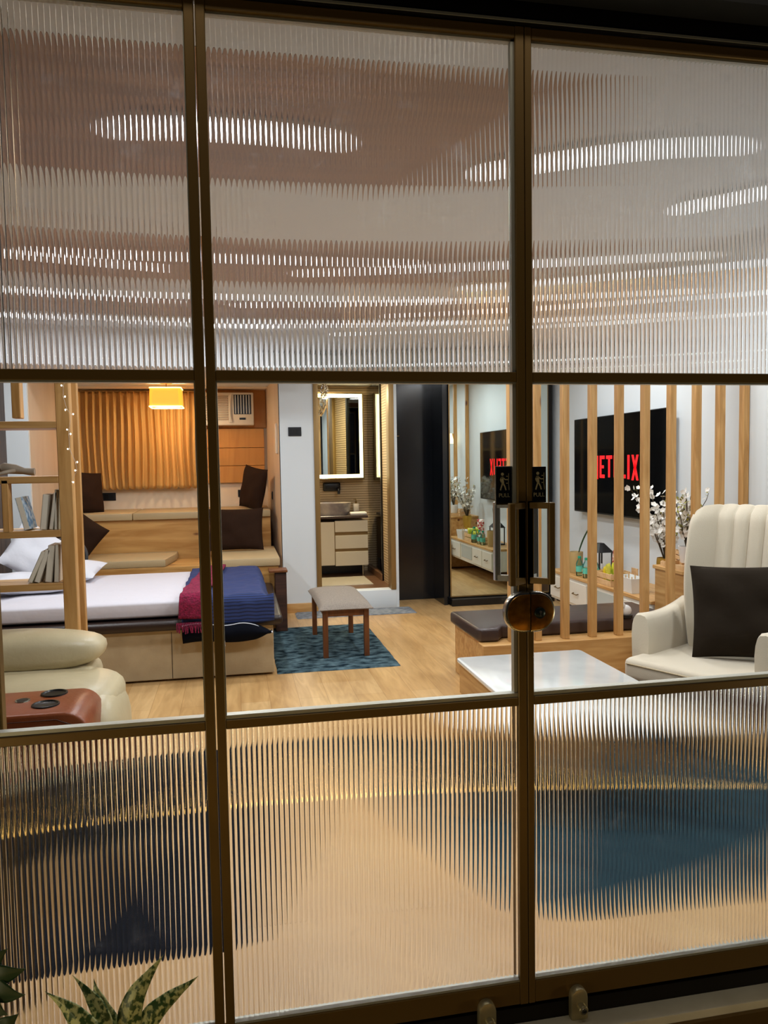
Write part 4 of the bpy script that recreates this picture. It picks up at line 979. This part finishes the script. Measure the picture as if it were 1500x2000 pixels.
# channelled back with wings
g = G(); NCH = 9; NU = NCH*10; NV = 26
def back(s, v, off):
    top = 1.255-.02*max(0, abs(s)-.9)/.1-.015*max(0, abs(s)-.72)/.28
    z = .36+(top-.36)*v
    fl = .05*v
    x = s*(.31+fl*.6)*(1-.03*abs(s)**4)+.035
    wing = .17*max(0, (abs(s)-.55)/.45)**1.5*(.25+.75*math.sin(PI*min(1, v*.75)))
    y = .60+.14*v-wing
    ch = .030*abs(math.sin(5*PI*(s/.66+1)/2))**.42 if abs(s) < .66 else .026*math.sin(PI*min(1, (abs(s)-.66)/.34))**.5
    rnd_ = .06*max(0, v-.93)/.07
    return x, y, z, ch
def bf(a, b):
    x, y, z, ch = back(a*2-1, b, 0); e = max(0, (b-.94)/.06); return (x, y-ch*(1-e)-.03*(1-e*e), z-.0+.012*(1-e*e)*0+ch*.5*(e > 0))
def bb(a, b):
    x, y, z, ch = back(a*2-1, b, 0); e = max(0, (b-.94)/.06); s = a*2-1
    return (x*(1+.10*(1-e)), y+.075*(1-e*.6), z)
g.grid(bf, NU, NV, False); g.grid(bb, NU, NV, True)
g.grid(lambda a, b: Vector(bf(a, 1)).lerp(Vector(bb(a, 1)), b)+Vector((0, 0, .018*math.sin(PI*b))), NU, 5)
g.grid(lambda a, b: Vector(bf(0, a)).lerp(Vector(bb(0, a)), b)+Vector((-.012*math.sin(PI*b), -.012*math.sin(PI*b), 0)), NV, 5)
g.grid(lambda a, b: Vector(bf(1, a)).lerp(Vector(bb(1, a)), b)+Vector((.012*math.sin(PI*b), -.012*math.sin(PI*b), 0)), NV, 5)
bmesh.ops.remove_doubles(g.b, verts=g.b.verts, dist=1e-4); bmesh.ops.recalc_face_normals(g.b, faces=g.b.faces)
g.out('backrest', M['chair'], t, ang=70)
for sx in (-1, 1):
    for y in (.08, .6):
        g = G(); g.lathe([(.014, .013), (.024, .15)], (sx*.3, y, 0), 14); g.out('leg', M['teak'], t)
o = pillow('scatter_cushion', .56, .51, .16, (2.70, 1.60, .715), (R(-14), R(-3), R(-38)), M['velvet2'], 'large dark brown cushion leaning on the cream wing armchair', 12, wr=.016, cat='cushion')

# ------------------------------------------------------------------ outdoors: plants and added unseen lights
def leafblade(g, base, tip, w, bend, seed, nrm=(0, -1, 0), fold=.25, nu=8, nv=24, wavy=.1, cv=0):
    base, tip = Vector(base), Vector(tip); ax = (tip-base); L = ax.length; ax.normalize(); N_ = Vector(nrm); sd = ax.cross(N_).normalized(); N_ = sd.cross(ax).normalized()
    def fn(a, b):
        u = a*2-1; prof = (math.sin(PI*min(1, b**.82))**.9)*(1-.15*b)*(1-.35*max(0, (b-.7)/.3)) if b < 1 else 0
        ww = w*prof*(1+wavy*noise.noise(Vector((b*4, seed, u))))
        c = base+ax*L*b+N_*(bend*math.sin(PI*b)); c += sd*(cv*math.sin(PI*b))+sd*(.2*w*math.sin(b*6+seed))
        return c+sd*u*ww+N_*(-abs(u)*ww*fold+.15*w*math.sin(b*9+u*2+seed)*prof*.3)
    g.grid(fn, nu, nv)
t = thing('variegated_plant', 'variegated green plant with pointed mottled leaves at the bottom left outside the glass', 'plant', (-.30, -.45, -.3))
T0 = Vector((.30, .45, .3))
def W_(x, y, z): return Vector((x, y, z))+T0
specs = [((-.268, -.44, .285), (-.182, -.42, .507), .027, .012, 1, -.020), ((-.245, -.44, .30), (-.112, -.40, .438), .024, .012, 2, -.022), ((-.272, -.44, .30), (-.366, -.42, .487), .020, .02, 3, .018),
         ((-.30, -.47, .31), (-.41, -.45, .482), .026, .02, 4, .022), ((-.272, -.42, .32), (-.322, -.40, .462), .020, .015, 5, -.008), ((-.32, -.5, .30), (-.44, -.5, .37), .024, .01, 6, .01)]
for b_, e_, w_, bd, sd_, cv_ in specs:
    g = G(); leafblade(g, W_(*b_), W_(*e_), w_, bd, sd_, cv=cv_, fold=.35, wavy=.18); o = g.out('leaf', M['varieg'], t, ang=80); o.modifiers.new('thickness', 'SOLIDIFY').thickness = .0008
g = G()
for b_, *_ in specs: g.tube([W_(-.28, -.45, -.02), W_(-.28, -.45, .15), W_(*b_)], .004, 6)
g.out('stems', M['leaf'], t)
g = G(); g.lathe([(.08, .0), (.11, .25), (.10, .25), (.09, .2), (.0, .2)], (.02, 0, 0), 24); g.out('pot', M['soil'], t)
t = thing('monstera_plant', 'dark split-leaved plant at the left edge outside the glass', 'plant', (-.55, -.5, -.3))
T0 = Vector((.55, .5, .3))
for (cx_, cz_, sc, rt) in ((-.495, .525, 1.0, 0), (-.47, .40, .8, .4), (-.50, .33, .9, -.2)):
    g = G()
    # a lobed leaf: fingers radiating from the midrib
    base = Vector((cx_-.06*sc, 0, cz_-.03*sc))
    lobes = ((75, .085), (48, .10), (18, .108), (-12, .105), (-42, .09), (-70, .07)) if sc == 1 else ((60, .07), (25, .085), (-10, .085), (-45, .07))
    for k, (dg, Ln) in enumerate(lobes):
        a = math.radians(dg)+rt; d = Vector((math.cos(a), 0, math.sin(a)))
        leafblade(g, W_(base.x, -.42, base.z), W_(base.x+d.x*Ln*sc, -.42-.006*k, base.z+d.z*Ln*sc), .027*sc, .008, k, wavy=.05, fold=.1)
    o = g.out('leaf', M['leaf'], t, ang=80); o.modifiers.new('thickness', 'SOLIDIFY').thickness = .0008
    g = G(); g.tube([W_(-.56, -.5, -.05), W_(-.585, -.46, .2), W_(base.x, -.42, base.z)], .005, 6); g.out('stem', M['leaf'], t)
g = G(); g.lathe([(.09, .0), (.12, .27), (.11, .27), (.1, .2), (.0, .2)], (-.02, 0, 0), 24); g.out('pot', M['soil'], t)
g = G(); g.box(-2.0, 2.0, -.012, .012, 0, .012)
t = g.out('added_warm_strip', M['strip'], None, (.1, -2.07, -.299)); tag(t, 'added warm strip, itself unseen, mirrored as a band in the lower panes', 'light strip')  # added out of view to make the warm band in the glass
def added_lamp(x, y, z, power, aim, lab, size=.3):  # lamps with bodies, added out of view to brighten the bronze frames
    t = thing('added_frame_light', lab, 'added light', (x, y, -.3)); d = Vector(aim).normalized()
    g = G(); g.cyl((-d.x*.06, -d.y*.06, 0), .03, z+.3, 16); g.out('post', M['black'], t)
    g = G(); q = Vector((0, 0, 1)).rotation_difference(d).to_matrix().to_4x4(); n0 = len(g.b.verts)
    g.lathe([(.02, -.05), (size*.5, -.03), (size*.52, -.004)], (0, 0, 0), 28)
    for v in g.b.verts: v.co = q @ v.co + Vector((0, 0, z+.3))
    g.out('lamp_head', M['black'], t)
    area((0, 0, z+.3), size, power, (1, .84, .5), Vector(aim).to_track_quat('-Z', 'Y').to_euler(), 'DISK', name='lamp_light', parent=t)
added_lamp(-3.5, -1.2, .02, 16, (3.4, 1.2, .5), 'added unseen black lamp far out to the left, lighting the frames')
added_lamp(4.2, -1.4, .1, 16, (-3.2, 1.4, .2), 'added unseen black lamp far out to the right, lighting the frames')
added_lamp(-1.5, -1.7, .1, 4, (1.7, 1.7, .35), 'added unseen black lamp beside the plants, lighting the lower frames', .26)
t = thing('added_sill_lamp', 'added unseen warm lamp high above the glass, lighting the sill', 'lamp', (.7, -.8, 3.46))  # added above the view to brighten sill and rails
g = G(); g.box(-1.5, 1.5, -.11, .11, 0, .04, .004, 1); g.out('housing', M['black'], t)
for x in (-1.2, 1.2):
    g = G(); g.box(x-.02, x+.02, 0, .68, .0, .03); g.out('bracket', M['black'], t)
area((0, 0, -.01), 3.0, 12, (1, .9, .74), (R(12), 0, 0), 'RECTANGLE', .2, name='lamp_light', parent=t)
# inner post at the left edge
g = G(); g.box(-.75, -.655, .20, .24, 0, CZ, .003, 1); struct(g.out('trim_14', M['bronze']))
